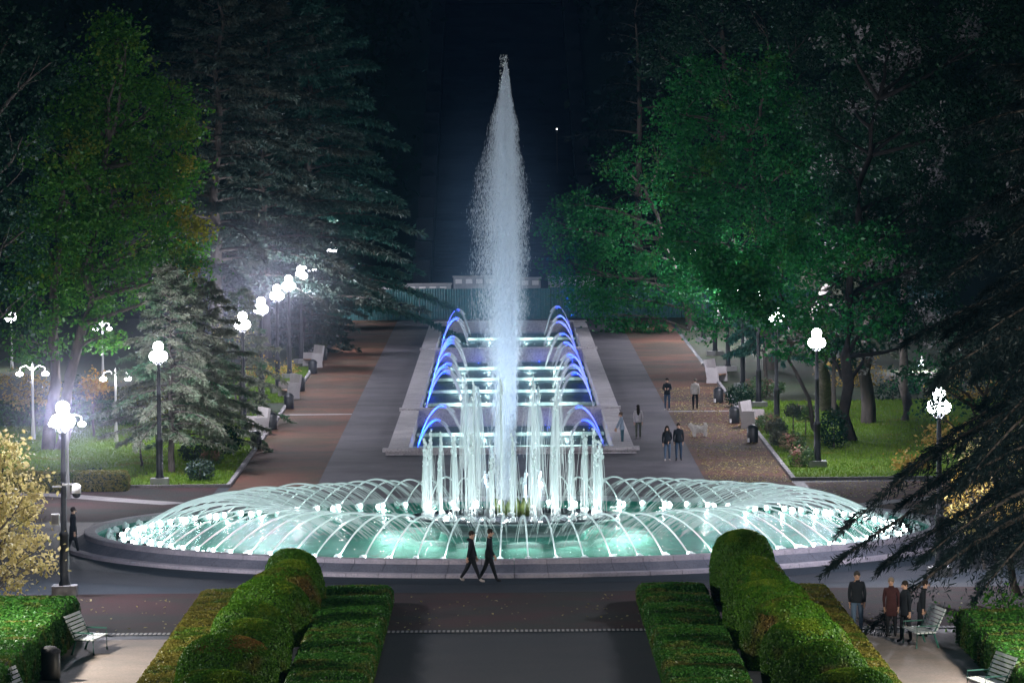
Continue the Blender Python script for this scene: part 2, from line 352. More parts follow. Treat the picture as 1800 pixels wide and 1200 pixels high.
# kerbs of separate stones
def kerb(pts, nm='kerb'):
    r = empty(nm, pts[0]); r['kind'] = 'structure'; b_ = MB(); b_.box((.49, 0, .06), (.975, .18, .16)); me = b_.mesh('kerb_stone', M['kerb'])
    base = r.location
    for p, q in zip(pts[:-1], pts[1:]):
        d = q - p; n = max(1, round(d.length)); a = math.atan2(d.y, d.x)
        for i in range(n):
            w = p + d * (i / n); o = obj('kerb_stone', me, r, (w.x - base.x, w.y - base.y, gz(w.y) - 0), a); o.location.z -= base.z
            o.scale.x = d.length / n
kerb([Vector((-29, 206, 0)), Vector((AX - 12.2, 206, 0)), Vector((AX - 12.2, 300, 0))])
kerb([Vector((30, 207.2, 0)), Vector((AX + 12.2, 207.2, 0)), Vector((AX + 12.2, 300, 0))])

# ---------------------------------------------------------------- fountain pool
FC = Vector((AX, 175.0, 0)); NJ = 92
pool = thing('fountain_pool', 'wide round stone pool basin filled with glowing turquoise water', 'pool', FC)
b = MB(); b.lathe([(.01, .06), (15.2, .06), (15.22, .5)], 128); b.build('basin', M['pool_floor'], pool, True)
b = MB(); b.lathe([(.01, .30), (15.19, .30)], 160); o = b.build('water', M['water'], pool, True)
def ring_piece(prof, n, gap):
    b_ = MB(); a = 2 * PI / n - gap; k = 3; vs = []
    for r, z in prof:
        for i in range(k): w = -a / 2 + a * i / (k - 1); vs.append((r * math.cos(w), r * math.sin(w), z))
    np_ = len(prof); fs = []
    for j in range(np_):
        j2 = (j + 1) % np_
        for i in range(k - 1): fs.append((j * k + i, j * k + i + 1, j2 * k + i + 1, j2 * k + i))
    fs += [tuple(j * k for j in range(np_)), tuple(j * k + k - 1 for j in range(np_))[::-1]]
    b_.add(vs, fs); return b_
cop = ring_piece([(15.20, .40), (15.20, .555), (15.24, .575), (15.60, .575), (15.64, .55), (15.64, .40)], 90, .0012).mesh('coping_stone', M['granite'])
apr = ring_piece([(15.5, -.05), (15.5, .42), (15.62, .42), (16.10, .14), (16.10, -.05)], 90, .0008).mesh('apron_slab', M['granite_dark'])
kst = ring_piece([(16.11, -.05), (16.11, .16), (16.38, .15), (16.42, .13), (16.42, -.05)], 90, .0012).mesh('edge_stone', M['granite'])
for i in range(90):
    a = 2 * PI * i / 90
    for me, nm in ((cop, 'coping_stone'), (apr, 'apron_slab'), (kst, 'edge_stone')):
        o = obj(nm, me, pool, (0, 0, rng.uniform(-.004, .004)), a)

# central dish
dish = thing('fountain_dish', 'dark polished round dish raised at the middle of the pool', 'fountain', FC)
b = MB(); b.lathe([(2.9, -.3), (2.6, .35), (2.9, .55), (3.5, .72)], 64); b.build('pedestal', M['stone_dark'], dish, True)
b = MB(); b.lathe([(3.4, .70), (3.84, .78), (3.88, .86), (3.84, .93), (3.70, .94), (3.66, .86), (2.3, .84)], 96); b.build('rim', M['dish'], dish, True)
b = MB(); b.lathe([(2.3, .80), (2.35, 1.0), (2.25, 1.04), (2.15, 1.0), (2.1, .9), (.5, .9), (.01, .9)], 64); b.build('inner_basin', M['dish'], dish, True)
pm = MB()
for (w, z, y) in ((.10, 0, 0), (.16, .2, .02), (.15, .38, .05), (.09, .52, .09), (.01, .62, .12)): pass
vs = []; prof = [(.09, 0, 0), (.15, .18, .05), (.16, .34, .08), (.10, .50, .10), (.012, .64, .09)]
for w, z, y in prof: vs += [(y - .02, -w, z), (y + .03, 0, z), (y - .02, w, z), (y - .05, 0, z)]
fs = [(j * 4 + k, j * 4 + (k + 1) % 4, (j + 1) * 4 + (k + 1) % 4, (j + 1) * 4 + k) for j in range(4) for k in range(4)] + [(16, 17, 18, 19), (3, 2, 1, 0)]
pm.add(vs, fs); pme = pm.mesh('petal', M['petal'], True)
for i in range(14):
    a = 2 * PI * i / 14; obj('petal', pme, dish, (.55 * math.cos(a), .55 * math.sin(a), .9), a)

def pl(name, loc, power, rad=.1, col=(.93, 1, .98), parent=None, spot=None, aim=None, blend=.5):
    L = bpy.data.lights.new(name, 'SPOT' if spot else 'POINT'); L.energy = power; L.shadow_soft_size = rad; L.color = col
    o = bpy.data.objects.new(name, L); COL.objects.link(o); o.location = loc
    if parent: o.parent = parent
    if spot: L.spot_size = R(spot); L.spot_blend = blend; o.rotation_euler = Vector(aim).to_track_quat('-Z', 'Y').to_euler()
    return o

# ---------------------------------------------------------------- water jets
def strand(mb, pts, r, mi=0): mb.tube(pts, r, 3, mi, False)
def arc_mesh(seed, L=7.0, h=1.32):
    rd = random.Random(seed); mb = MB()
    P = lambda t, k=1, dy=0, dz=0: Vector((L * t, dy, .02 + 4 * h * t * (1 - t) + dz))
    n = 22; ts = [i / n * .66 for i in range(n + 1)]
    mb.tube([P(t) for t in ts], [.028 + .014 * t for t in ts], 5, 0, False)
    for s_ in range(8):
        a = rd.gauss(0, 1); bz = rd.gauss(0, 1); t0 = rd.uniform(.45, .62); t1 = rd.uniform(.8, 1.0)
        m_ = 8; q = [t0 + (t1 - t0) * i / m_ for i in range(m_ + 1)]
        strand(mb, [P(t, 1, a * .15 * (t - .45) * 1.6, bz * .15 * (t - .45) * 1.6) for t in q], rd.uniform(.008, .017), 1)
    return mb
bulbm = MB(); 
for i in range(9):
    a = random.uniform(0, 2 * PI); r_ = random.uniform(0, .10); bulbm.ball((r_ * math.cos(a), r_ * math.sin(a), random.uniform(.03, .22)), random.uniform(.06, .11), 0, 7, 5)
splash = bulbm.mesh('splash', M['foam'], True)
nz = MB(); nz.lathe([(.05, -.1), (.05, .04), (.03, .10), (.001, .10)], 10); nzl = nz.mesh('nozzle', M['steel'], True)
arcs = [arc_mesh(k).mesh('stream', [M['jet'], M['spray']], True) for k in range(5)]
lm2 = MB(); lm2.ball((0, 0, 0), .065, 0, 8, 6, (1, 1, 1.5)); lens2 = lm2.mesh('lens', M['bulb_uw'], True)
aj = []
for k in range(5):
    r = tag(empty('arched_jet'), 'thin white water arch leaping inward from the pool rim', 'water jet', 'arched water jets all round the pool')
    obj('stream', arcs[k], r); obj('splash', splash, r); obj('nozzle', nzl, r); obj('lens', lens2, r).location = (.17, 0, .13); aj.append(r)
for i in range(NJ):
    a = 2 * PI * (i + .5) / NJ - PI / 2
    loc = (FC.x + 14.0 * math.cos(a), FC.y + 14.0 * math.sin(a), .30)
    k = i % 5
    if i < 5: r = aj[k]; r.location = loc; r.rotation_euler = (0, 0, a + PI)
    else: r = dup(aj[k], loc, a + PI)
    r.scale = (random.uniform(.97, 1.03), 1, random.uniform(.96, 1.04))
# bubblers on the outer ring
b0 = tag(obj('bubbler', splash), 'small foaming bubbler lit white at the very edge of the pool', 'bubbler', 'bubblers along the pool rim')
b0.location = (FC.x + 14.75, FC.y, .26)
for i in range(1, 60):
    a = 2 * PI * i / 60; c = b0.copy(); COL.objects.link(c); c.location = (FC.x + 14.75 * math.cos(a), FC.y + 14.75 * math.sin(a), .26); c.scale = (1, 1, random.uniform(.9, 1.3))
    c.rotation_euler = (0, 0, a)
PL_RING = 95.0
lm = MB(); lm.ball((-.08, 0, -.02), .13, 0, 10, 8, (.8, 1, 1)); lens_me = lm.mesh('lens', M['bulb_uw'], True)
hm_ = MB(); hm_.lathe([(.14, -.30), (.14, .08)], 12, (0, 0, 0), 0, -PI / 2, PI / 2); hm_.lathe([(.14, .08), (.001, .12)], 12, (0, 0, 0), 0, -PI / 2, PI / 2); hood_me = hm_.mesh('hood', M['iron'], True)
for i in range(46):
    a = 2 * PI * (i + .25) / 46; c, s_ = math.cos(a), math.sin(a)
    fx = obj('pool_spotlight', hood_me, pool, (14.35 * c, 14.35 * s_, .36), a); obj('lens', lens_me, fx)
    pl('pool_light', (13.72 * c, 13.72 * s_, .44), PL_RING, .06, (.86, 1, .97), pool, 130, (-c, -s_, .22), .7)
for i in range(16):
    a = 2 * PI * (i + .5) / 16
    for r_, w_ in ((4.6, 60), (9.0, 14), (12.6, 14)): pl('underwater_light', (r_ * math.cos(a + r_), r_ * math.sin(a + r_), .22), w_, .7, (.75, 1, .92), pool)

def column_mesh(seed, h, spread, nst, r0=.035):
    rd = random.Random(seed); mb = MB(); n = 10
    mb.tube([(rd.gauss(0, .006), rd.gauss(0, .006), h * i / n) for i in range(n + 1)], [r0] * n + [r0 * 2.0], 6, 0, False)
    for q in range(9): mb.ball((rd.gauss(0, .03), rd.gauss(0, .03), h + .06 - q * .07 + rd.uniform(-.03, .03)), rd.uniform(.028, .045) + .005 * q * (1 if q < 4 else .7), 0, 7, 5, (1, 1, 1.5))
    for s_ in range(nst):
        a = rd.uniform(0, 2 * PI); k = abs(rd.gauss(0, 1)); top = h - rd.uniform(0, .25) * h; end = top * rd.uniform(0.0, .6)
        m_ = 6; pts = []
        for i in range(m_ + 1):
            z = top + (end - top) * i / m_; rr = spread * k * math.sqrt(max(0, (h - z) / h)); pts.append((rr * math.cos(a), rr * math.sin(a), z))
        strand(mb, pts, rd.uniform(.006, .014), 1)
    return mb.mesh('stream', [M['jet'], M['spray']], True)
def column_jet(name, label, group, loc, me, sc=1, rz=0):
    r = thing(name, label, 'water jet', loc, rz, group); obj('stream', me, r); obj('splash', splash, r).location = (0, 0, -.02); obj('nozzle', nzl, r)
    r.scale = (1, 1, sc); return r
tall = [column_mesh(20 + k, 4.75, .27, 56, .023) for k in range(3)]
mid = [column_mesh(30 + k, 2.75, .14, 30, .018) for k in range(4)]
low = [column_mesh(40 + k, 1.55, .09, 20, .028) for k in range(2)]
for i in range(9):
    a = 2 * PI * (i + .4) / 9
    column_jet('tall_jet', 'tall upright white jet in the ring close round the main plume', 'tall upright jets round the main plume', (FC.x + 1.72 * math.cos(a), FC.y + 1.72 * math.sin(a), .92), tall[i % 3], random.uniform(.86, 1.08), i)
for i in range(26):
    a = 2 * PI * (i + .5) / 26
    column_jet('upright_jet', 'knee high upright white jet in the outer ring of the dish'.replace('knee high', 'mid height'), 'mid height jets on the rim of the dish', (FC.x + 3.22 * math.cos(a), FC.y + 3.22 * math.sin(a), .86), mid[i % 4], random.uniform(.78, 1.14), i)
for i in range(7):
    a = 2 * PI * (i + .2) / 7
    column_jet('short_jet', 'short upright jet rising beside the green petal crown', 'short jets beside the petal crown', (FC.x + 1.0 * math.cos(a), FC.y + 1.0 * math.sin(a), .92), low[i % 2], random.uniform(.9, 1.1), i)
for i in range(13):
    a = 2 * PI * (i + .5) / 13
    pl('dish_light', (2.75 * math.cos(a), 2.75 * math.sin(a), 1.02), 34, .08, (.93, 1, .98), dish)
    pl('dish_spot', (3.0 * math.cos(a), 3.0 * math.sin(a), .95), 170, .05, (.93, 1, .98), dish, 40, (-.25 * math.cos(a), -.25 * math.sin(a), 1))
for i in range(6):
    a = 2 * PI * i / 6
    pl('plume_spot', (1.1 * math.cos(a), 1.1 * math.sin(a), 1.0), 2300, .08, (.72, .80, 1), dish, 30, (-.055 * math.cos(a), -.055 * math.sin(a), 1), .9)

# main plume: a core jet and the falling veil of droplets, leaning a little with the breeze
plume = thing('water_plume', 'towering white central water plume rising above the whole fountain', 'water plume', (FC.x - .1, FC.y, .9))
HP = 16.45
PD = [0, .02, .07, .134, .2, .26, .325, .39, .45, .58, .7, .85, 1]
def plume_pts(n, wmul, lo=.0, hi=.99, off=.25, zb=1.0, soft=.5):
    d = lo + (hi - lo) * rng.uniform(0, 1, n) ** zb
    w = np.interp(d, PD, [.02, .10, .25, .50, .72, .88, 1.0, 1.06, 1.08, .88, .58, .38, .30]) * wmul * .88
    a = rng.uniform(0, 2 * PI, n); q = np.abs(rng.normal(0, soft, n)); q = np.where(q > 1.25, rng.uniform(0, 1.1, n), q)
    gust = .06 * np.sin(d * 23 + 1) * np.minimum(1, d * 3) + .04 * np.sin(d * 61)
    x = w * q * np.cos(a) * (1 + gust); x = np.where(x < 0, x * 1.25, x * .80) - off * np.minimum(d * 2, 1) * .35
    return np.stack([x, w * q * np.sin(a), (1 - d) * HP], 1), d
def streaks(P, wid, ln, name, mat, parent):
    n = len(P); a = rng.uniform(0, PI, n); w = wid * rng.uniform(.5, 1.5, n); L = ln * rng.uniform(.4, 1.5, n)
    dx = np.stack([np.cos(a) * w, np.sin(a) * w, a * 0], 1); up = np.stack([rng.normal(0, .03, n) * L, rng.normal(0, .03, n) * L, L], 1)
    V = np.stack([P - dx, P - up * .8, P + dx, P + up], 1).reshape(-1, 3)
    o = obj(name, npmesh(name, V, np.arange(n * 4).reshape(-1, 4), mat), parent); o['kind'] = 'stuff'; return o
P, d = plume_pts(240000, 1.0, zb=1.05, soft=.56); streaks(P, .0062, .065, 'spray_veil', M['plume'], plume)
P, d = plume_pts(80000, .17, .01, .99, 0.0); P[:, 0] += .16 * np.minimum(1, d * 2); streaks(P, .008, .16, 'core_stream', M['plume'], plume)
P, d = plume_pts(7000, 1.2, .03, .97, soft=.55); streaks(P, .006, .04, 'outer_droplets', M['plume'], plume)
n = 260; th = rng.uniform(0, 2 * PI, n); rr = rng.uniform(.0, .2, n); P = np.stack([rr * np.cos(th) - .08, rr * np.sin(th), HP + rng.uniform(-.9, .35, n)], 1)
streaks(P, .014, .035, 'crown_droplets', M['foam'], plume)
# fine mist hanging over the pool
def mist(name, label, c, r, dens, col=(.75, .86, 1)):
    mb = MB(); mb.ball(c, 1, 0, 24, 14, r)
    m_, t_, o_ = nodes(name + '_air'); v = N(t_, 'ShaderNodeVolumePrincipled'); v.inputs['Color'].default_value = (*col, 1)
    v.inputs['Anisotropy'].default_value = .3
    tc = N(t_, 'ShaderNodeTexCoord'); mp = N(t_, 'ShaderNodeMapping'); mp.inputs['Location'].default_value = (-1, -1, -1); mp.inputs['Scale'].default_value = (2, 2, 2); t_.links.new(tc.outputs['Generated'], mp.inputs[0])
    ln_ = N(t_, 'ShaderNodeVectorMath', operation='LENGTH'); t_.links.new(mp.outputs[0], ln_.inputs[0]); mr = N(t_, 'ShaderNodeMapRange', interpolation_type='SMOOTHSTEP'); mr.inputs['From Min'].default_value = 0; mr.inputs['From Max'].default_value = 1; mr.inputs['To Min'].default_value = dens; mr.inputs['To Max'].default_value = 0
    t_.links.new(ln_.outputs['Value'], mr.inputs['Value']); t_.links.new(mr.outputs[0], v.inputs['Density'])
    t_.links.new(v.outputs[0], o_.inputs['Volume']); o = mb.build(name, m_, None, True); tag(o, label, None, None, 'stuff'); return o

mist('plume_mist', 'thin blue mist drifting round the main plume', (AX - .9, 175, 8.2), (4.0, 3.6, 9.5), .030, (.35, .62, 1))

# ---------------------------------------------------------------- cascade
HW = 5.78
cas = thing('stepped_cascade', 'long stepped stone water cascade lit blue behind the round pool', 'cascade', (AX, 225, 0))
def cb(name, c, sz, mat, **k):
    mb = MB(); mb.box((0, 0, 0), sz, **k); return mb.build(name, mat, cas, False, (c[0], c[1] - 225, c[2]))
def slanted(name, x0, x1, y0, y1, z0a, z1a, z0b, z1b, mat, hw_far=0):     # sloping wall: z0..z1 at y0 and at y1
    mb = MB(); h = hw_far
    mb.add([(x0, y0 - 225, z0a), (x1, y0 - 225, z0a), (x1, y1 - 225, z0b), (x0, y1 - 225, z0b), (x0, y0 - 225, z1a), (x1, y0 - 225, z1a), (x1, y1 - 225, z1b), (x0, y1 - 225, z1b)],
           [(3, 2, 1, 0), (4, 5, 6, 7), (0, 1, 5, 4), (1, 2, 6, 5), (2, 3, 7, 6), (3, 0, 4, 7)]); return mb.build(name, mat, cas)
secs = [(225.0, 254.6, .52, .82), (255.6, 316.6, .90, 1.72), (317.6, 356.8, 1.80, 2.28)]   # y0,y1, parapet top z at both ends
for (ya, yb, za, zb) in secs:
    for s_ in (-1, 1):
        n = round((yb - ya) / 3.6)
        for i in range(n):
            f0, f1 = i / n, (i + 1) / n; a0, a1 = ya + (yb - ya) * f0 + .015, ya + (yb - ya) * f1 - .015
            slanted('parapet_slab', s_ * (HW - .95), s_ * HW, a0, a1, za + (zb - za) * f0 - .14, za + (zb - za) * f0, za + (zb - za) * f1 - .14, za + (zb - za) * f1, M['stone'])
        slanted('side_wall', s_ * (HW - .88), s_ * (HW - .06), ya, yb, -.9, za - .142, zb - 1.9, zb - .142, M['stone'])
# cross walls with projecting caps
for (y, zt, hw, zb_) in ((224.6, .55, HW + .25, -.6), (255.1, .93, HW + .12, -.9), (317.1, 1.83, HW + .1, -.2), (357.4, 2.32, HW + .1, .5)):
    cb('cross_wall', (0, y, (zt - .16 + zb_) / 2), (2 * hw - .3, .7, zt - .16 - zb_), M['stone'])
    n = 7
    for i in range(n):
        w = 2 * hw / n; cb('wall_cap', (-hw + w * (i + .5), y, zt - .08), (w - .02, 1.0, .155), M['stone'])
for (y, zt) in ((253.9, .66), (316.0, 1.5)): pass
# treads: water levels descending towards the pool
lv = [(356.6, 344, 1.52), (344, 331, 1.30), (331, 317.6, 1.12), (316.4, 306, .98), (306, 294, .80), (294, 282, .62), (282, 270, .44), (270, 255.7, .26), (254.5, 246.5, .04), (246.5, 238, -.14), (238, 225.2, -.32)]
M['canal_water'] = m = M['water'].copy(); m.name = 'canal_water'; [setattr(n_.inputs[0], 'default_value', (.82, .90, .94, 1)) for n_ in m.node_tree.nodes if n_.type == 'BSDF_TRANSPARENT']
wl = surf('falling_water_sheet', (.45, .60, .58), (.28, .36, .38), 1.2, .3, bump=.6, bscale=5, stretch=(3, 1, .3))
for (yb, ya, z) in lv:
    w = 2 * (HW - .9)
    cb('tread', (0, (ya + yb) / 2, z - .25), (w, yb - ya, .3), M['canal_floor'])
    mb = MB(); mb.add([(-w / 2, ya - 225, z), (w / 2, ya - 225, z), (w / 2, yb - 225, z), (-w / 2, yb - 225, z)], [(0, 1, 2, 3)]); mb.build('water', M['canal_water'], cas)
for (yb, ya, z) in lv:
    if ya in (317.6, 255.7, 225.2): continue
    w = 2 * (HW - .95)
    mb = MB(); k = 30; vs = []
    for i in range(k + 1):
        x = -w / 2 + w * i / k; j = random.uniform(-.03, .03)
        vs += [(x, ya - 225 + .02 + j * .3, z + .012), (x, ya - 225 - .07 + j, z - .17)]
    mb.add(vs, [(2 * i, 2 * i + 1, 2 * i + 3, 2 * i + 2) for i in range(k)]); mb.build('water_sheet', wl, cas)
    for x in (-2.9, -1.3, 1.3, 2.9):
        pl('step_light', (x, ya - 225 - .55, z + .10), 34, .06, (.80, 1, .92), cas)
for y, z, e in ((254.1, .45, 12), (316.1, 1.35, 14), (356.3, 1.75, 3)):
    for x in (-4.2, -2.0, 2.0, 4.2): pl('blue_wall_light', (x, y - 225, z - .30), e * .5, .05, (.01, .06, 1), cas)
# blue side jets
def blue_mesh(seed, L=2.15, h=2.2):
    rd = random.Random(seed); mb = MB()
    P = lambda t, dy=0, dz=0: Vector((L * t, dy, 4 * h * t * (1 - t) + dz))
    for k in range(5):
        o_ = (rd.gauss(0, .035), rd.gauss(0, .02)); ts = [i / 16 * .72 for i in range(17)]
        mb.tube([P(t, o_[0], o_[1]) + Vector((k * .05 * t, k * .12 * t, 0)) for t in ts], [.022 + .012 * t for t in ts], 4, 0, False)
    for s_ in range(26):
        a = rd.gauss(0, 1); bz = rd.gauss(0, 1); t0 = rd.uniform(.35, .6); t1 = rd.uniform(.75, 1.0); q = [t0 + (t1 - t0) * i / 7 for i in range(8)]
        strand(mb, [P(t, a * .28 * (t - .3), bz * .2 * (t - .3)) for t in q], rd.uniform(.008, .016), 1)
    return mb.mesh('stream', [M['jet'], M['spray']], True)
bm3 = [blue_mesh(60 + k) for k in range(3)]
bspots = [(231.5, -.2), (240.5, -.1), (259, .35), (266, .45), (273, .55), (281, .7), (289, .8), (297, .9), (305, 1.0), (323, 1.2), (333, 1.35), (345, 1.55)]
for i, (y, z) in enumerate(bspots):
    for s_ in (-1, 1):
        r = thing('blue_jet', 'blue lit jet arching inward from the %s side of the cascade' % ('left' if s_ < 0 else 'right'), 'water jet', (AX + s_ * (HW - 1.15), y, z), 0 if s_ < 0 else PI, 'blue jets along the %s side of the cascade' % ('left' if s_ < 0 else 'right'))
        obj('stream', bm3[i % 3], r); obj('nozzle', nzl, r).location = (0, 0, .02)
        r.scale = (random.uniform(.9, 1.1), 1, (.8 if i < 2 else 1) * random.uniform(.85, 1.08))
        pl('blue_light', (-.12, -.25, .12), 12500 * (.3 if i > 10 else 1), .05, (.0, .03, 1), r, 44, (.24, .08, 1), .6)
        pl('blue_glow', (.1, -.1, .35), 10, .05, (.01, .05, 1), r)

# ---------------------------------------------------------------- fence, cabins, hill stairs
fen = thing('site_fence', 'teal corrugated sheet metal fence across the far end of the alley', 'fence', (0, 366, gz(366)))
def corr(w, h):
    mb = MB(); k = 20; vs = []
    for i in range(k + 1):
        y = (.03 if i % 2 else -.03); x = -w / 2 + w * i / k
        vs += [(x, y, 0), (x, y, h)]
    mb.add(vs, [(2 * i, 2 * i + 2, 2 * i + 3, 2 * i + 1) for i in range(k)]); return mb.mesh('sheet_panel', M['fence'])
cm = corr(1.96, 2.35)
for i in range(24):
    o = obj('sheet_panel', cm, fen, (-13.5 + i * 2, random.uniform(-.02, .02), random.uniform(-.04, .06)))
    mb = MB(); mb.box((0, 0, 1.15), (.08, .08, 2.4)); 
    if i % 2 == 0: mb.build('post', M['iron'], fen, False, (-12.5 + i * 2, .1, 0))
for i, (x, w, h) in enumerate(((-9.4, 1.6, 2.45), (-6.2, 4.2, 2.55), (-2.3, 3.2, 3.1), (1.2, 3.2, 2.95), (5.2, 3.6, 3.0))):
    c = thing('site_cabin', ['low grey box just above the fence at its left end', 'long low grey site cabin behind the fence', 'tall pale site cabin behind the fence left of the plume', 'grey site cabin behind the plume', 'grey site cabin behind the fence right of the plume'][i], 'cabin', (x, 370, gz(370)))
    mb = MB(); mb.box((0, 0, h / 2), (w, 2.2, h)); mb.build('body', M['cabin'], c)
    mb = MB(); mb.box((0, 0, h + .05), (w + .15, 2.4, .1)); mb.build('roof', M['grey_conc'], c)
    mb = MB(); 
    for k in range(int(w / .8)): mb.box((-w / 2 + .4 + k * .8, -1.12, h - .3), (.5, .05, .34))
    mb.build('window_strip', M['white_paint'], c)
st = thing('hill_staircase', 'wide dark stone staircase climbing the hill behind the plume', 'staircase', (AX, 395, 3))
def hillz(y): return float(np.interp(y, ys, zz))
fl = []
y = 395.0
for i in range(44):
    z = hillz(y) + .8; mb = MB(); 
    d_ = 6.0 if i % 4 == 3 else 3.2
    for k in range(4): mb.box((0, y - 395 + d_ * k / 4, z - 3 + k * .28 - 1), (12.4, d_ / 4 - .01, 2.2))
    mb.build('flight', M['stairs'], st); y += d_
for s_ in (-1, 1):
    mb = MB(); 
    for i in range(22):
        y = 397 + i * 9; mb.box((s_ * 7.0, y - 395, hillz(y) - 3 + .2), (1.4, 8.7, 4.5))
    mb.build('side_wall', M['stairs'], st)
for i, (px, py, Y) in enumerate(((1095, 206, 520), (1113, 205, 530), (928, 10, 620), (979, 227, 430), (1124, 203, 540))):
    p = W(px, py, Y); b = MB(); b.ball((0, 0, 0), .22 if i == 0 else (.10 if i < 2 else .05), 0, 8, 6)
    r = thing('distant_lamp', ['large distant white lamp high on the hill among the trees', 'smaller distant lamp just right of the large hill lamp', 'single faint lamp near the top of the dark hill', 'tiny lamp at the side of the hill staircase', 'faintest of the three lamps in a row on the hill'][i], 'lamp', p)
    b.build('bulb', M['pinlight'], r, True)
    mb = MB(); mb.tube([(0, .3, -4), (0, .3, .1), (0, 0, .15)], .05, 5); mb.build('post', M['iron'], r)
    if i < 2: pl('lamp_light', (0, -.2, -.1), 900, .1, (.9, .9, 1), r)

# ---------------------------------------------------------------- street lamps
globe_b = MB(); globe_b.ball((0, 0, 0), .225, 0, 16, 12); globe_me = globe_b.mesh('globe', M['globe'], True)
def make_lamp():
    r = empty('street_lamp')
    mb = MB(); mb.box((0, 0, .16), (.78, .78, .34)); mb.build('plinth', M['grey_conc'], r)
    mb = MB(); mb.lathe([(.19, .33), (.19, .42), (.15, .46), (.15, 1.9), (.17, 1.95), (.13, 2.05), (.10, 2.1), (.085, 3.9), (.10, 3.95), (.085, 4.0), (.07, 5.2), (.10, 5.25), (.05, 5.35), (.04, 6.05)], 12); mb.build('post', M['iron'], r, True)
    for k in range(4):
        a = k * PI / 2 + PI / 4; mb = MB(); c, s_ = math.cos(a), math.sin(a)
        mb.tube([(0, 0, 5.28), (.14 * c, .14 * s_, 5.22), (.23 * c, .23 * s_, 5.30), (.23 * c, .23 * s_, 5.42)], .022, 6); ar = mb.build('arm', M['iron'], r)
        obj('globe', globe_me, ar).location = (.23 * c, .23 * s_, 5.60)
    obj('globe', globe_me, r).location = (0, 0, 6.02)
    return r
lamp0 = make_lamp(); LP = 900.0; LK = 2.4
lampspec = []
def lampat(p, label, power=LP, rz=0):
    global lamp0
    if not lampspec: r = lamp0; r.location = p; r.rotation_euler = (0, 0, rz); r['label'] = label
    else: r = dup(lamp0, p, rz, label)
    r['category'] = 'street lamp'; r['group'] = 'black globe street lamps of the park'
    lampspec.append((r, power)); return r
def gp(x, y): return Vector((x, y, gz(y)))
p113 = G(114, 1046)
lampat(p113, 'nearest left street lamp, five bright globes on a black post with a camera', 1300)
lampat(G(281, 853), 'street lamp on a stone block in front of the small silvery cedar', 1000)
for i, Y in enumerate((237, 255, 273, 288, 305, 320, 362)):
    lampat(gp(-12.95, Y), 'street lamp %s in the left row beside the alley' % ['nearest of those', 'second', 'third', 'fourth', 'fifth', 'sixth', 'farthest and faintest'][i], 800, i * .1)
lampat(G(1437, 822), 'street lamp on a stone block at the corner of the right lawn', 1000)
lampat(gp(14.3, 158), 'street lamp half hidden by the dark cedar boughs on the right', 1300)
for i, Y in enumerate((240, 257, 274, 292, 310, 328, 345)):  # the last lamps of this row are added to light the far maple
    lampat(gp(13.6, Y), 'street lamp %s in the right row, its globes in the leaves' % ['nearest', 'second', 'third', 'fourth', 'fifth', 'sixth', 'farthest'][i], 800, i * .2)
lampat(gp(-16.6, 130), 'street lamp beside the left walk, outside the picture', 2600); lampat(gp(16.6, 121), 'street lamp beside the right walk, outside the picture', 2600)
lampat(gp(-16.6, 109), 'nearer street lamp beside the left walk, outside the picture', 800); lampat(gp(17.1, 109), 'nearer street lamp beside the right walk, outside the picture', 800)
for r, pw in lampspec: pl('lamp_light', (0, 0, 5.85), pw * LK, .30, (.90, .88, 1) if pw < 1500 else (1, .90, .76), r)
# low double-arm park lamps
def make_pl():
    r = empty('park_lamp'); mb = MB(); mb.lathe([(.11, 0), (.09, .5), (.06, 1.0), (.045, 3.2), (.08, 3.3), (.001, 3.6)], 10); mb.build('post', M['white_paint'], r, True)
    for s_ in (-1, 1):
        mb = MB(); mb.tube([(0, 0, 3.2), (s_ * .3, 0, 3.45), (s_ * .58, 0, 3.35), (s_ * .6, 0, 3.15)], .02, 5); ar = mb.build('arm', M['white_paint'], r)
        mb = MB(); mb.ball((0, 0, 0), .135, 0, 12, 8, (1.25, 1.25, .8)); mb.build('globe', M['globe'], ar, True, (s_ * .6, 0, 3.05))
    return r
pk = None
for i, (px, py, Y) in enumerate(((57, 655, 224), (203, 664, 232), (118, 743, 196), (180, 577, 290), (20, 560, 300), (1620, 640, 290), (1310, 530, 320), (1262, 482, 330), (1205, 660, 345))):
    p = W(px, py, Y); p.z -= 3.1
    lb = ['white two globe park lamp at the far left under the trees', 'white two globe park lamp left of the small silvery cedar', 'white two globe park lamp behind the nearest left lamp', 'far park lamp between the left tree trunks', 'dim park lamp at the left edge of the picture', 'park lamp behind the pale trunks on the right', 'park lamp glinting through the right hand foliage', 'upper park lamp glinting through the right hand foliage', 'park lamp behind the dark hanging cedar by the alley'][i]
    if pk is None: pk = make_pl(); r = pk; r.location = p
    else: r = dup(pk, p, i * .3 if i > 2 else 0)
    tag(r, lb, 'park lamp', 'low two globe park lamps')
pks = [o for o in COL.objects if o.name.startswith('park_lamp')]
for o in pks: pl('lamp_light', (0, 0, 3.2), 1000, .2, (.95, .9, .95), o)
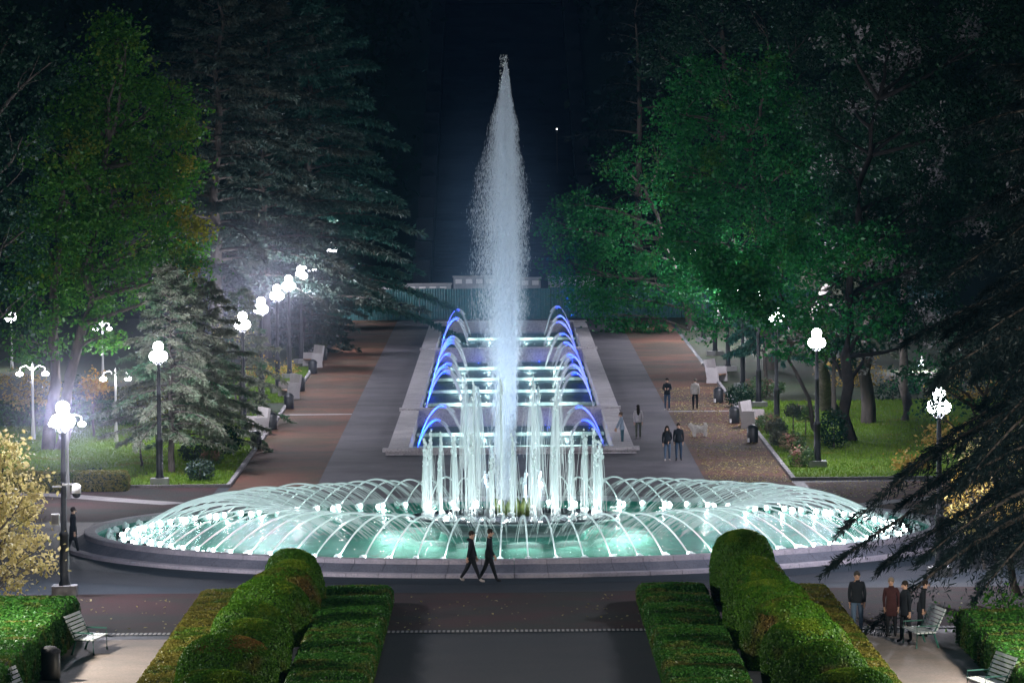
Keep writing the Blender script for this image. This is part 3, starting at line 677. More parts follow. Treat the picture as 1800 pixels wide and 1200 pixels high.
# lamp fittings
cc = thing('security_camera', 'white dome security camera bracketed to the nearest left lamp', 'camera', p113 + Vector((0, -.1, 3.35)))
b = MB(); b.box((.22, 0, .22), (.5, .06, .06)); b.box((-.2, 0, .16), (.3, .05, .05)); b.build('bracket', M['white_paint'], cc)
b = MB(); b.lathe([(.02, .25), (.13, .2), (.15, .02), (.15, -.06)], 14, (.42, 0, 0)); b.build('housing', M['white_paint'], cc, True)
b = MB(); b.ball((.42, 0, -.08), .14, 0, 12, 8); b.build('dome', M['dish'], cc, True)
sg = thing('junction_box', 'small white junction box on the left of the nearest lamp post', 'box', p113 + Vector((-.27, -.05, 2.45)))
b = MB(); b.box((0, 0, 0), (.26, .16, .36)); b.build('case', M['white_paint'], sg); b = MB(); b.box((0, -.09, 0), (.2, .02, .28)); b.build('door', M['grey_conc'], sg)

# ---------------------------------------------------------------- benches and bins
def tilt_box(mb, c, sz, rx): mb.box(c, sz, rx=rx)
def concrete_bench(p, rz, label):
    r = thing('concrete_bench', label, 'bench', p, rz, 'white concrete benches along the alley')
    for s_ in (-1, 1): mb = MB(); mb.box((s_ * .95, .05, .45), (.12, .75, .9), ry=0, taper=.82); mb.build('side_panel', M['white_conc'], r)
    mb = MB(); mb.box((0, .42, .75), (2.0, .12, 1.25), rx=R(-9)); mb.build('backrest', M['white_conc'], r)
    for k in range(3):
        mb = MB(); mb.box((0, -.22 + k * .2, .47), (1.76, .16, .05)); mb.build('slat', M['wood'], r)
    return r
def black_bin(p, label):
    r = thing('litter_bin', label, 'bin', p, 0, 'black domed bins along the alley')
    mb = MB(); mb.lathe([(.24, 0), (.27, .05), (.27, .62), (.25, .66)], 14); mb.build('body', M['iron'], r, True)
    mb = MB(); mb.lathe([(.29, .64), (.28, .72), (.2, .82), (.08, .88), (.001, .9)], 14); mb.build('lid', M['iron'], r, True)
    mb = MB(); mb.box((-.2, -.2, .14), (.1, .08, .2), rz=R(40)); mb.build('foot_plate', M['white_paint'], r)
for i, (px, py) in enumerate(((448, 764), (506, 700), (548, 645))):
    concrete_bench(G(px, py) , R(-72), 'white high backed concrete bench, %s on the left of the alley' % ['nearest', 'middle one', 'farthest'][i])
for i, (px, py) in enumerate(((450, 789), (478, 755), (508, 719), (528, 688), (550, 657), (568, 633))):
    black_bin(G(px, py), 'black domed litter bin, %s on the left of the alley' % ['nearest', 'second', 'third', 'fourth', 'fifth', 'farthest'][i])
for i, (px, py) in enumerate(((1326, 752), (1262, 672))):
    concrete_bench(G(px, py), R(72), 'white high backed concrete bench, %s on the right of the alley' % ['near one', 'far one'][i])
for i, (px, py) in enumerate(((1323, 778), (1291, 744), (1263, 708))):
    black_bin(G(px, py), 'black domed litter bin, %s on the right of the alley' % ['nearest', 'middle one', 'farthest'][i])
b = MB(); b.lathe([(.25, 0), (.28, .1), (.28, .75), (.2, .8), (.001, .8)], 14); r = thing('litter_bin', 'dark bin against the clipped hedge below the left bench', 'bin', G(88, 1194)); b.build('body', M['iron'], r, True)
b = MB(); b.lathe([(.30, .72), (.30, .80), (.14, .9), (.001, .9)], 14); b.build('lid', M['asphalt'], r, True)
def slat_bench(p, rz, label):
    r = thing('park_bench', label, 'bench', p, rz, 'slatted park benches by the hedges')
    for k in range(5):
        mb = MB(); mb.box((0, -.30 + k * .115, .44 + .004 * k), (1.9, .085, .035)); mb.build('seat_slat', M['slat'], r)
    for k in range(6):
        mb = MB(); mb.box((0, .24 + k * .045, .54 + k * .105), (1.9, .03, .082), rx=R(-22)); mb.build('back_slat', M['slat'], r)
    for s_ in (-.85, .85):
        mb = MB(); mb.tube([(s_, -.34, 0), (s_, -.32, .42), (s_, .16, .42), (s_, .5, 1.08)], .03, 6); mb.tube([(s_, .3, 0), (s_, .16, .42)], .03, 6); mb.tube([(s_, -.32, .42), (s_, -.33, .62), (s_, .26, .64)], .022, 6); mb.build('end_frame', M['green_paint'], r)
slat_bench(G(156, 1146), R(82), 'slatted park bench facing right beside the clipped left hedge')
slat_bench(G(44, 1252), R(82), 'slatted park bench cut off by the bottom left corner')
slat_bench(G(1620, 1134), R(-82), 'slatted park bench behind the standing group on the right')
slat_bench(G(1738, 1226), R(-80), 'slatted park bench nearest the bottom right corner')

# ---------------------------------------------------------------- hedges
def scatter(me, dens, size, mat, name, parent, off=.02, jit=1.1):
    me.calc_loop_triangles(); nt_ = len(me.loop_triangles)
    v = np.empty(len(me.vertices) * 3, np.float32); me.vertices.foreach_get('co', v); v = v.reshape(-1, 3)
    tr = np.empty(nt_ * 3, np.int32); me.loop_triangles.foreach_get('vertices', tr); tr = tr.reshape(-1, 3)
    A, B_, C_ = v[tr[:, 0]], v[tr[:, 1]], v[tr[:, 2]]; cr = np.cross(B_ - A, C_ - A); ar = np.linalg.norm(cr, axis=1) / 2; nn = unit(cr)
    n = int(ar.sum() * dens); k = rng.choice(nt_, n, p=ar / ar.sum()); u = rng.uniform(size=(n, 1)); w = rng.uniform(size=(n, 1)); f = (u + w) > 1; u[f] = 1 - u[f]; w[f] = 1 - w[f]
    P = A[k] + (B_[k] - A[k]) * u + (C_[k] - A[k]) * w + nn[k] * (off + rng.uniform(-.03, .05, (n, 1)))
    V, F = leaves_np(P, size, nn[k], jit); o = obj(name, npmesh(name, V, F, mat), parent); o['kind'] = 'stuff'; return o
def topiary(x, y, w, h, label, i, dry=.3):
    w *= .86
    r = thing('topiary_dome', label, 'topiary', (x, y, 0), 0, 'clipped topiary domes')
    R_ = w / 2; mb = MB(); n = 26
    prof = [(R_ * .90, 0), (R_ * .97, h * .25), (R_ * 1.0, h * .48), (R_ * .97, h * .60), (R_ * .89, h * .74), (R_ * .72, h * .88), (R_ * .44, h * .965), (R_ * .15, h * 1.0), (.01, h)]
    mb.lathe(prof, n)
    vs = []
    rd = random.Random(i); ph = [rd.uniform(0, 6) for _ in range(4)]
    for v in mb.v:
        a = math.atan2(v[1], v[0]); k = 1 + .03 * math.sin(3 * a + ph[0]) + .02 * math.sin(5 * a + ph[1] + v[2] * 3); vs.append((v[0] * k, v[1] * k, v[2] + .04 * math.sin(v[0] * 3 + ph[2])))
    mb.v = vs; core = mb.build('inner_growth', M['hedge_core'], r, True)
    for p_ in core.data.polygons: pass
    scatter(core.data, 2300, .06, M['hedge'], 'foliage', r, .015, .9)
    n = int(2300 * w * w); th = rng.uniform(0, 2 * PI, n); q = np.sqrt(rng.uniform(0, 1, n)) * .80; zz_ = np.interp(q, [0, .15, .44, .72, .89, .97], [h, h, h * .965, h * .88, h * .74, h * .60]) + rng.uniform(.0, .045, n)  # extra leaves brighten the dome tops by colour, red on some domes
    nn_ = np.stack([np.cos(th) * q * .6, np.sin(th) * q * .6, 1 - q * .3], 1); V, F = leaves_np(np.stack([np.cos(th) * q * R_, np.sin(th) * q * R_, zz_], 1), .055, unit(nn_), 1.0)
    o = obj('lit_or_red_top_leaves', npmesh('lit_or_red_top_leaves', V, F, M['hedge_top_lit'] if i not in (2, 6) else M['hedge_red']), r); o['kind'] = 'stuff'
Ldomes = [(148, 2.05, 1.82), (144.4, 2.2, 1.8), (141.2, 2.55, 1.8), (137, 2.75, 1.85), (130.4, 2.5, 1.8), (125.4, 2.4, 1.8), (120.3, 2.9, 1.85), (112.4, 2.9, 1.8), (107.5, 2.8, 1.8)]
Lx = [-6.6, -6.5, -6.65, -6.85, -7.0, -6.75, -7.05, -6.85, -6.9]
ordn = ['farthest', 'second farthest', 'third farthest', 'fourth farthest', 'fifth farthest', 'sixth farthest', 'third nearest', 'second nearest', 'nearest']
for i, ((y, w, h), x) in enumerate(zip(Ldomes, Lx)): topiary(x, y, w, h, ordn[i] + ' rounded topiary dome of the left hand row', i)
Rdomes = [(149, 2.25, 2.25), (143.6, 2.2, 1.85), (139.5, 2.1, 1.75), (135.2, 2.9, 1.85), (129.3, 2.9, 1.85), (123.6, 2.7, 1.85), (117.4, 2.75, 1.85), (111.5, 2.7, 1.8), (106.5, 2.7, 1.8)]
Rx = [7.35, 7.4, 7.5, 7.4, 7.6, 7.7, 7.75, 8.0, 7.9]
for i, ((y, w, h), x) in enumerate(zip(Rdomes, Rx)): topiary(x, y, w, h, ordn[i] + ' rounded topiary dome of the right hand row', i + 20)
def low_hedge(x0, x1, y0, y1, h, n, label, mat, amp=.10, dens=750, slant=0, size=.07):
    r = thing('low_hedge', label, 'hedge', ((x0 + x1) / 2, y0, 0)); mb = MB(); L = y1 - y0; hw = (x1 - x0) / 2; k = n * 6
    ring = []
    for j in range(k + 1):
        f = j / k * n; fr_ = f - math.floor(f); z = h + amp * (1 - (2 * fr_ - 1) ** 4) - amp * .6 * fr_
        if j == 0 or j == k: z = h - .05
        ring.append([(-hw, L * j / k, 0), (-hw - .02, L * j / k, z * .7 - slant), (-hw + .08, L * j / k, z - slant), (0, L * j / k, z + .03), (hw - .08, L * j / k, z), (hw + .02, L * j / k, z * .7), (hw, L * j / k, 0)])
    vs = [p for q in ring for p in q]
    fs = [(j * 7 + i, j * 7 + i + 1, (j + 1) * 7 + i + 1, (j + 1) * 7 + i) for j in range(k) for i in range(6)][::1] + [tuple(range(7)), tuple(k * 7 + i for i in range(7))[::-1]]
    mb.add(vs, [tuple(reversed(f)) for f in fs]); core = mb.build('inner_growth', M['hedge_core'], r, True)
    bm_ = bmesh.new(); bm_.from_mesh(core.data); bmesh.ops.recalc_face_normals(bm_, faces=bm_.faces); bm_.to_mesh(core.data); bm_.free()
    scatter(core.data, dens, size, mat, 'foliage', r); return r
low_hedge(-5.65, -3.62, 104, 150, .5, 13, 'low ridged clipped hedge between the left topiary domes and the middle walk', M['hedge_low'], .13)
low_hedge(4.12, 6.15, 104, 150, .5, 13, 'low ridged clipped hedge between the right topiary domes and the middle walk', M['hedge_low'], .13)
low_hedge(-9.45, -7.7, 104, 149, .5, 18, 'clipped strip tinted lamp yellow outside the left topiary domes', M['hedge_lamp_yellow'], .10)
low_hedge(8.45, 9.9, 104, 149, .5, 18, 'clipped strip tinted lamp yellow outside the right topiary domes', M['hedge_lamp_yellow'], .10)
low_hedge(-20, -12.55, 100, 140, 1.15, 10, 'broad tall clipped hedge block behind the left park bench', M['hedge_low'], .10, 420, size=.09)
low_hedge(12.8, 19, 104, 136, .9, 8, 'dark clipped hedge block at the bottom right corner', M['hedge_low'], .10, 300, size=.09)
r = low_hedge(-27, -13.6, 0, 1.6, .75, 1, 'boxy clipped hedge at the front edge of the left lawn', M['hedge_lamp_yellow'], .05, 500, size=.10)
p = G(140, 862); r.location = (-22.9, p.y - .8, gz(p.y))
r = low_hedge(-34, -16, 0, 2.2, 1.2, 1, 'dark clipped hedge at the back of the left lawn', M['hedge_low'], .05, 220, size=.13)
r.location = (-28.2, 246, gz(246))
r = low_hedge(-34, -26, 0, 3, 1.6, 1, 'dark clipped hedge at the back left of the silvery cedar', M['hedge_lamp_yellow'], .05, 200, size=.13)
r.location = (-19.5, 250, gz(250))

# ---------------------------------------------------------------- trees
def limb(mb, a, b_, r0, r1, n=7, bend=.12, seed=0):
    rd = random.Random(seed); a, b_ = Vector(a), Vector(b_); L = (b_ - a).length; q = Vector((rd.gauss(0, 1), rd.gauss(0, 1), rd.gauss(0, .5))) * L * bend
    pts = [a.lerp(b_, i / n) + q * math.sin(PI * i / n) + Vector((rd.gauss(0, 1), rd.gauss(0, 1), 0)) * L * .012 * (0 < i < n) for i in range(n + 1)]
    mb.tube(pts, [r0 + (r1 - r0) * (i / n) ** .8 for i in range(n + 1)], 7, 0, False); return pts
def broadleaf(name, label, base, clumps, leaf, bark, lsize=.17, dens=1.0, tr=.25, seed=1, group=None, forks=None, cat='tree'):
    """clumps: (centre Vector, rx, ry, rz)"""
    rd = random.Random(seed); base = Vector(base); r = thing(name, label, cat, base, 0, group); mb = MB()
    cz_ = [c[0] for c in clumps]; low_ = min(c.z - cl[3] for c, cl in zip(cz_, clumps)); top = max(c.z for c in cz_)
    mean = sum(cz_, Vector()) / len(cz_)
    tops = forks or [(mean.x * .6 + base.x * .4, mean.y * .6 + base.y * .4, base.z + (top - base.z) * .8)]
    stems = []
    for k, tp_ in enumerate(tops):
        st_ = base + Vector((k * tr * 1.6, rd.uniform(-.3, .3), -.1)) if forks else base - Vector((0, 0, .1))
        stems += limb(mb, st_ - base, Vector(tp_) - base, tr, tr * .3, 12, .03, seed + k)
    for i, c in enumerate(clumps):
        tgt = c[0] - base; cand = [s_ for s_ in stems if s_.z < tgt.z + .5] or stems
        s_ = min(cand, key=lambda q: (q - tgt).length + max(0, q.z - tgt.z + 1.0) * 2)
        pts = limb(mb, s_, tgt, tr * .38, tr * .08, 6, .08, seed * 31 + i)
        for k in range(3):
            e = tgt + Vector((rd.uniform(-1, 1) * c[1], rd.uniform(-1, 1) * c[2], rd.uniform(-.6, 1) * c[3])) * .8; limb(mb, pts[rd.randint(3, 5)], e, tr * .12, .01, 4, .12, seed * 77 + i * 5 + k)
    mb.build('trunk', bark, r, True)
    Ps = []
    for (c, rx, ry, rz_) in clumps:
        ns = max(6, int(dens * 3.2 * (rx * ry + ry * rz_ + rx * rz_)))
        dirs = unit(rng.normal(size=(ns, 3))); rad = rng.uniform(.35, 1.05, (ns, 1)) ** .6
        cen = dirs * rad * np.array([rx, ry, rz_]) + np.array(c - base); m_ = 30
        off = rng.normal(size=(ns, m_, 3)) * np.array([.30, .30, .17]) * rng.uniform(.6, 1.4, (ns, 1, 1)) * (lsize / .17)
        Ps.append((cen[:, None, :] + off).reshape(-1, 3))
    P = np.concatenate(Ps); V, F = leaves_np(P, lsize, np.tile([0., -.2, .6], (len(P), 1)), 1.8)
    o = obj('crown', npmesh('crown', V, F, leaf), r); o['kind'] = 'stuff'; return r
def extra_crown(r, clumps, leaf, lsize, dens):
    Ps = []
    for (c, rx, ry, rz_) in clumps:
        ns = max(6, int(dens * 3.2 * (rx * ry + ry * rz_ + rx * rz_))); cen = unit(rng.normal(size=(ns, 3))) * (rng.uniform(.3, 1.05, (ns, 1))) * np.array([rx, ry, rz_]) + np.array(c - r.location)
        Ps.append((cen[:, None, :] + rng.normal(size=(ns, 26, 3)) * .24).reshape(-1, 3))
    P = np.concatenate(Ps); V, F = leaves_np(P, lsize, np.tile([0., -.2, .6], (len(P), 1)), 1.8); o = obj('lit_side_leaves', npmesh('lit_side_leaves', V, F, leaf), r); o['kind'] = 'stuff'
def C(px, py, Y, rp, dy=0, ry=None, flat=1.0):
    p = W(px, py, Y + dy); k = Y / FPX; return (p, rp * k, (ry or rp) * k, rp * k * flat)

def cedar(name, label, base, H, Rm, nb, needle, seed, z0=.12, twk=1.0, twd=.35, top_sparse=0, tuft=.30, dens=1.0, droop=.25, az=None, shape=.9, bark=None, group=None, tw=.05, rise=.10):
    rd = random.Random(seed); r = thing(name, label, 'tree', base, 0, group); mb = MB()
    mb.tube([(rd.gauss(0, .03) * i, rd.gauss(0, .03) * i, H * i / 10 - .1 * (i == 0)) for i in range(11)], [max(.02, H * .017 * (1 - i / 10.3)) for i in range(11)], 8, 0, False)
    Pl, Dl = [], []
    for k in range(nb):
        f = k / nb; z = H * (z0 + (1 - z0) * f ** .9); L = Rm * (1 - f) ** shape * rd.uniform(.6, 1.08) + .25
        a = (k * 2.39996 + rd.uniform(-.3, .3)) if az is None else rd.uniform(*az)
        ca, sa = math.cos(a), math.sin(a); n = 8; dr = droop * rd.uniform(.6, 1.3); up = rise + .35 * f ** 2
        pts = [Vector((ca * L * i / n, sa * L * i / n, z + L * (up * (i / n) * 1.6 - dr * (i / n) ** 2 * 1.3))) for i in range(n + 1)]
        mb.tube(pts, [max(.008, .022 * L ** .8 * (1 - i / (n + .5)) + .008) for i in range(n + 1)], 5, 0, False)
        nt_ = int((6 + L * 7) * dens); s_ = rng.uniform(.08, 1.0, nt_) ** .8
        base_ = np.array([[*p] for p in pts]); ii = np.clip((s_ * n).astype(int), 0, n - 1); fr_ = (s_ * n - ii)[:, None]; o_ = base_[ii] * (1 - fr_) + base_[ii + 1] * fr_
        side = rng.choice([-1, 1], nt_); ang = a + side * rng.uniform(.5, 1.25, nt_); tl = twk * (.16 * L + .35) * (1.15 - s_) * rng.uniform(.6, 1.3, nt_)
        tip = s_ > .93; ang[tip] = a; 
        m_ = 9; u = rng.uniform(.05, 1, (nt_, m_))
        P = o_[:, None, :] + np.stack([np.cos(ang)[:, None] * tl[:, None] * u, np.sin(ang)[:, None] * tl[:, None] * u, -twd * tl[:, None] * u ** 2 + rng.normal(0, .03, u.shape)], 2)
        dvec = np.stack([np.cos(ang)[:, None] * .75 + rng.normal(0, .45, u.shape), np.sin(ang)[:, None] * .75 + rng.normal(0, .45, u.shape), -.55 + rng.normal(0, .42, u.shape)], 2)
        Pl.append(P.reshape(-1, 3)); Dl.append(dvec.reshape(-1, 3))
    mb.build('trunk', bark or M['bark'], r, True)
    P = np.concatenate(Pl); D = unit(np.concatenate(Dl)); n = len(P); L = tuft * rng.uniform(.5, 1.3, (n, 1)); sd = unit(np.cross(D, rng.normal(size=(n, 3)))) * tw * rng.uniform(.6, 1.4, (n, 1))
    mid_ = P + D * L * .4
    V = np.stack([P, mid_ + sd, P + D * L, mid_ - sd], 1).reshape(-1, 3)
    o = obj('crown', npmesh('crown', V, np.arange(n * 4).reshape(-1, 4), needle), r); o['kind'] = 'stuff'; return r

# left: big plane tree
Y = 232; cl = []
for px, py, rp in ((200, 55, 42), (215, 100, 50), (180, 140, 60), (245, 140, 45), (150, 200, 70), (235, 200, 60), (300, 185, 42), (325, 225, 36), (110, 270, 70), (200, 270, 70), (280, 270, 55), (330, 290, 35), (120, 350, 75), (210, 350, 65), (285, 340, 50), (318, 350, 30),
                   (80, 430, 75), (170, 430, 60), (250, 420, 55), (310, 415, 40), (345, 425, 26), (290, 470, 45), (335, 480, 32), (70, 520, 70), (160, 520, 55), (230, 490, 50), (310, 510, 28), (180, 590, 36), (60, 600, 50)):
    cl.append(C(px, py, Y, rp, rng.uniform(-2.5, 2.5), rp * 1.4))
p = G(85, 792)
plane = broadleaf('plane_tree', 'tall green plane tree on the left with lit lower leaves coloured yellow', p, cl, M['leaf_plane'], M['bark'], .20, 1.6, .36, 3, None, [W(110, 300, Y + 1), W(190, 250, Y)])
extra_crown(plane, [C(px, py, 231, rp, -1.2) for px, py, rp in ((345, 415, 26), (335, 470, 26), (300, 470, 24), (318, 380, 20), (350, 395, 16), (310, 500, 20), (325, 290, 16), (335, 240, 14))], M['leaf_plane_lit'], .19, 1.1)  # yellow clumps paint the lit right side of the crown
cl = [C(px, py, 214, rp, rng.uniform(-2, 2), rp * 1.3) for px, py, rp in ((20, 60, 70), (-20, 160, 90), (40, 240, 60), (10, 330, 70), (50, 400, 55), (0, 450, 70), (20, 540, 60), (-60, 300, 90), (90, 110, 60))]
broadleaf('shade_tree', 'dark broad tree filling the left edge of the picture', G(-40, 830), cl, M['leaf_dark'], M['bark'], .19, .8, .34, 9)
# left cedars
cedar('cedar_tree', 'big dark cedar behind the plane tree, trunk visible between boughs', gp(-17.5, 292), 27, 8.5, 84, M['needle'], 11, .22, dens=1.9, tuft=.42, tw=.06)
cedar('cedar_tree', 'tall cedar above the left lamp row with layered boughs', gp(-15.6, 312), 25, 10.5, 84, M['needle'], 12, .15, dens=1.9, tuft=.45, tw=.06, shape=.75)
cedar('cedar_tree', 'cedar at the far end of the left row reaching over the alley', gp(-13.6, 338), 24, 10.6, 84, M['needle_green'], 13, .10, dens=1.9, tuft=.45, tw=.06, shape=.7)
cedar('cedar_tree', 'farthest tall cedar near the teal fence on the left', gp(-14.5, 358), 26, 9.5, 64, M['needle_green'], 14, .14, dens=1.6, tuft=.48, tw=.065, shape=.7)
cedar('cedar_tree', 'dark cedar at the back left under the hill', gp(-22, 345), 30, 8.5, 46, M['needle_dark'], 15, .15, dens=.9, tuft=.5, tw=.07)
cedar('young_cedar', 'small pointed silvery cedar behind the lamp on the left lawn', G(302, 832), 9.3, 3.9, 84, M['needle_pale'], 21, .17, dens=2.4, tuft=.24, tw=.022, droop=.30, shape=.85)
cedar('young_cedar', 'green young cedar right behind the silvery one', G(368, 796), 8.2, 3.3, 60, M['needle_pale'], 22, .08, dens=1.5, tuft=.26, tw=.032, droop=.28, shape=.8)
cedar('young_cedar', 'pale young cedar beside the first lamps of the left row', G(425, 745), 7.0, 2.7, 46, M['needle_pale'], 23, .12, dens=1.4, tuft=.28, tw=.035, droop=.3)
cedar('young_cedar', 'bushy low cedar at the end of the left lamp row', gp(-13.4, 318), 8.0, 4.2, 56, M['needle'], 24, .05, dens=1.4, tuft=.32, tw=.045)
cedar('young_cedar', 'grey green cedar by the farthest white bench', gp(-12.8, 334), 6.5, 4.0, 46, M['needle'], 25, .04, dens=1.3, tuft=.34, tw=.045)
b = MB(); b.tube([(0, 0, 0), (.06, .02, 1.2), (-.05, 0, 2.2)], [.07, .05, .03], 7); 
broadleaf('sapling', 'thin bare stemmed sapling left of the silvery cedar', G(252, 822), [C(250, 748, 216, 13), C(240, 735, 216, 10)], M['needle_pale'], M['bark'], .12, .8, .07, 5)
# golden bush, left park
for i, (px, py, Y, rp, lf, lb) in enumerate(((415, 570, 262, 26, 'leaf_yellow', 'yellow leaved bush glowing behind the left lamp row'), (165, 672, 238, 16, 'leaf_orange', 'small orange leaved maple left of the silvery cedar'), (60, 680, 240, 30, 'leaf_gold', 'brownish gold bush below the far left park lamp'), (455, 640, 268, 22, 'leaf_gold', 'golden bush between the lamps of the left row'), (500, 650, 290, 18, 'leaf_gold', 'small golden bush beside the middle white bench'))):
    c = C(px, py, Y, rp, 0, rp); g_ = Vector((c[0].x, c[0].y, gz(Y)))
    broadleaf('bush', lb, g_, [c, C(px - rp * .6, py + rp * .7, Y, rp * .8), C(px + rp * .7, py + rp * .6, Y, rp * .8)], M[lf], M['bark'], .15, 1.0, .08, 40 + i, cat='bush')
# pale shrub tree bottom left
Y = 149
cl = [C(px, py, Y, rp, rng.uniform(-.8, .8), rp) for px, py, rp in ((10, 800, 36), (0, 850, 50), (45, 870, 34), (60, 905, 30), (15, 920, 50), (-30, 970, 60), (50, 960, 36), (85, 985, 22), (20, 1005, 40), (-50, 880, 70))]
broadleaf('pale_leaved_tree', 'small tree with pale yellow leaves glowing at the left edge', G(-20, 1075), cl, M['leaf_yellow'], M['bark'], .14, 3.2, .12, 6)
# right: great maple and neighbours
cl = [C(px, py, 342, rp, rng.uniform(-3, 3), rp * 1.1) for px, py, rp in ((1010, 360, 34), (990, 400, 40), (1050, 400, 55), (1000, 460, 45), (1060, 480, 60), (1110, 430, 50), (1020, 520, 40), (1085, 555, 48), (1150, 500, 55), (1150, 590, 36), (1100, 590, 26), (1125, 340, 45), (1095, 290, 34), (1160, 270, 40))]
broadleaf('maple_tree', 'bright green maple overhanging the far right end of the alley', gp(13.5, 345), cl, M['leaf_right'], M['bark'], .24, 1.1, .35, 31)
cl = [C(px, py, 290, rp, rng.uniform(-3, 3), rp * 1.3) for px, py, rp in ((1220, 140, 45), (1280, 160, 45), (1330, 120, 50), (1190, 200, 45), (1250, 240, 60), (1330, 220, 60), (1400, 200, 50), (1200, 310, 55), (1280, 330, 65), (1370, 310, 60), (1430, 280, 50), (1210, 400, 60), (1290, 420, 60), (1380, 400, 60), (1440, 380, 45), (1220, 490, 50), (1300, 500, 50), (1380, 480, 45), (1250, 560, 36), (1320, 560, 30), (1213, 440, 30), (1232, 452, 28), (1195, 425, 26))]
broadleaf('maple_tree', 'largest green tree right of the plume with a dark limb', gp(16.2, 293), cl, M['leaf_right'], M['bark'], .23, 1.5, .42, 32)
cl = [C(px, py, 236, rp, rng.uniform(-2.5, 2.5), rp * 1.3) for px, py, rp in ((1490, 60, 50), (1560, 30, 60), (1640, 60, 70), (1740, 40, 80), (1440, 220, 42), (1500, 170, 50), (1580, 150, 70), (1480, 290, 45), (1560, 260, 60), (1650, 200, 80), (1750, 200, 80), (1500, 380, 55), (1600, 360, 70), (1700, 340, 80), (1800, 350, 80), (1480, 460, 42), (1560, 470, 60), (1650, 460, 60), (1480, 540, 36), (1560, 560, 45), (1640, 560, 50), (1440, 600, 28), (1500, 620, 32))]
broadleaf('poplar_tree', 'tall tree with lit sprigs painted pale grey at the upper right', G(1497, 776), cl, M['leaf_lit_sprig'], M['bark_dark'], .22, 2.2, .34, 33)
cl = [C(px, py, 228, rp, rng.uniform(-2, 2), rp * 1.3) for px, py, rp in ((1470, 440, 45), (1420, 480, 40), (1530, 440, 55), (1400, 540, 34), (1460, 560, 40), (1540, 560, 45), (1370, 600, 26), (1430, 610, 30))]
broadleaf('maple_tree', 'green tree with yellow sprigs over the right lawn lamp', G(1462, 722), cl, M['leaf_right'], M['bark_pale'], .20, 1.5, .5, 34)
cl = [C(px, py, 232, rp, rng.uniform(-1.5, 1.5), rp * 1.3) for px, py, rp in ((1250, 470, 36), (1290, 510, 40), (1268, 478, 30), (1292, 500, 30), (1312, 522, 30), (1345, 552, 28), (1262, 455, 30), (1340, 520, 42), (1330, 470, 40), (1380, 440, 40), (1415, 560, 26), )]
broadleaf('maple_tree', 'leafy tree hiding the globes of the right lamp row', gp(15.4, 233), cl, M['leaf_right'], M['bark'], .20, 3.0, .13, 36)
for i, (px, py, r_, bk, lb) in enumerate(((1527, 745, .42, 'bark', 'dark thick trunk right of the two pale trunks'), (1590, 740, .3, 'bark_pale', 'thin pale trunk behind the dark cedar boughs'))):
    Y = G(px, py).y; cl = [C(px + dx, yy, Y, rp, rng.uniform(-2, 2), rp * 1.3) for dx, yy, rp in ((0, 520, 45), (40, 450, 50), (-40, 420, 45), (30, 340, 60), (-20, 260, 60))]
    broadleaf('shade_tree', lb, G(px, py), cl, M['leaf_dark'], M[bk], .2, .7, r_, 50 + i)
cl = [C(px, py, 306, rp, rng.uniform(-3, 3), rp * 1.5) for px, py, rp in ((1220, 40, 70), (1320, 20, 80), (1420, 60, 70), (1160, 100, 50), (1400, 140, 60))]
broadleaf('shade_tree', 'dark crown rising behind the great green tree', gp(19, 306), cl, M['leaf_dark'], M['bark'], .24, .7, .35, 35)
cedar('cedar_tree', 'dark blue cedar behind the maple on the right', gp(10.5, 372), 26, 7.5, 44, M['needle_dark'], 41, .2, dens=1.0, tuft=.5, tw=.07)
cedar('cedar_tree', 'second dark cedar further right behind the maple', gp(17.5, 380), 32, 9, 48, M['needle_dark'], 42, .2, dens=1.0, tuft=.55, tw=.07)
cedar('cedar_tree', 'dark hanging cedar over the right side of the alley', gp(14.6, 268), 7.6, 3.4, 46, M['needle_green'], 43, .30, dens=1.3, tuft=.32, tw=.045, droop=.32)
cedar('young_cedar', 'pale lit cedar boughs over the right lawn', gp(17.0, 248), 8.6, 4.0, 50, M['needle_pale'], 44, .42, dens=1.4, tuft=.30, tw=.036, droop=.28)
cedar('cedar_tree', 'great dark cedar drooping over the right foreground', gp(19.0, 141), 18, 8.9, 185, M['needle_dark'], 45, .20, 1.5, .9, dens=4.2, tuft=.24, tw=.018, droop=.32, shape=.38, rise=.02)
for i, (pts_, lf, lb, bx) in enumerate(((((1700, 790, 30), (1740, 775, 36), (1780, 760, 36), (1730, 820, 30), (1790, 800, 30), (1700, 860, 34), (1760, 870, 40), (1790, 930, 40), (1735, 920, 34)), 'leaf_yellow', 'yellow leaved shrub top glowing behind the dark cedar', (1750, 985)),
        (((1690, 860, 30), (1720, 880, 34), (1780, 860, 40), (1770, 900, 34), (1680, 890, 22)), 'leaf_gold', 'golden autumn shrub under the right cedar boughs', (1730, 1000)),
        (((1760, 1040, 36), (1790, 1080, 40), (1700, 1080, 26)), 'leaf_plane', 'yellow green shrub at the right edge behind the benches', (1770, 1130)))):
    Y = G(*bx).y; broadleaf('bush', lb, G(*bx), [C(a, b_, Y, c_, rng.uniform(-.5, .5)) for a, b_, c_ in pts_], M[lf], M['bark'], .14, 1.3, .07, 60 + i, cat='bush')
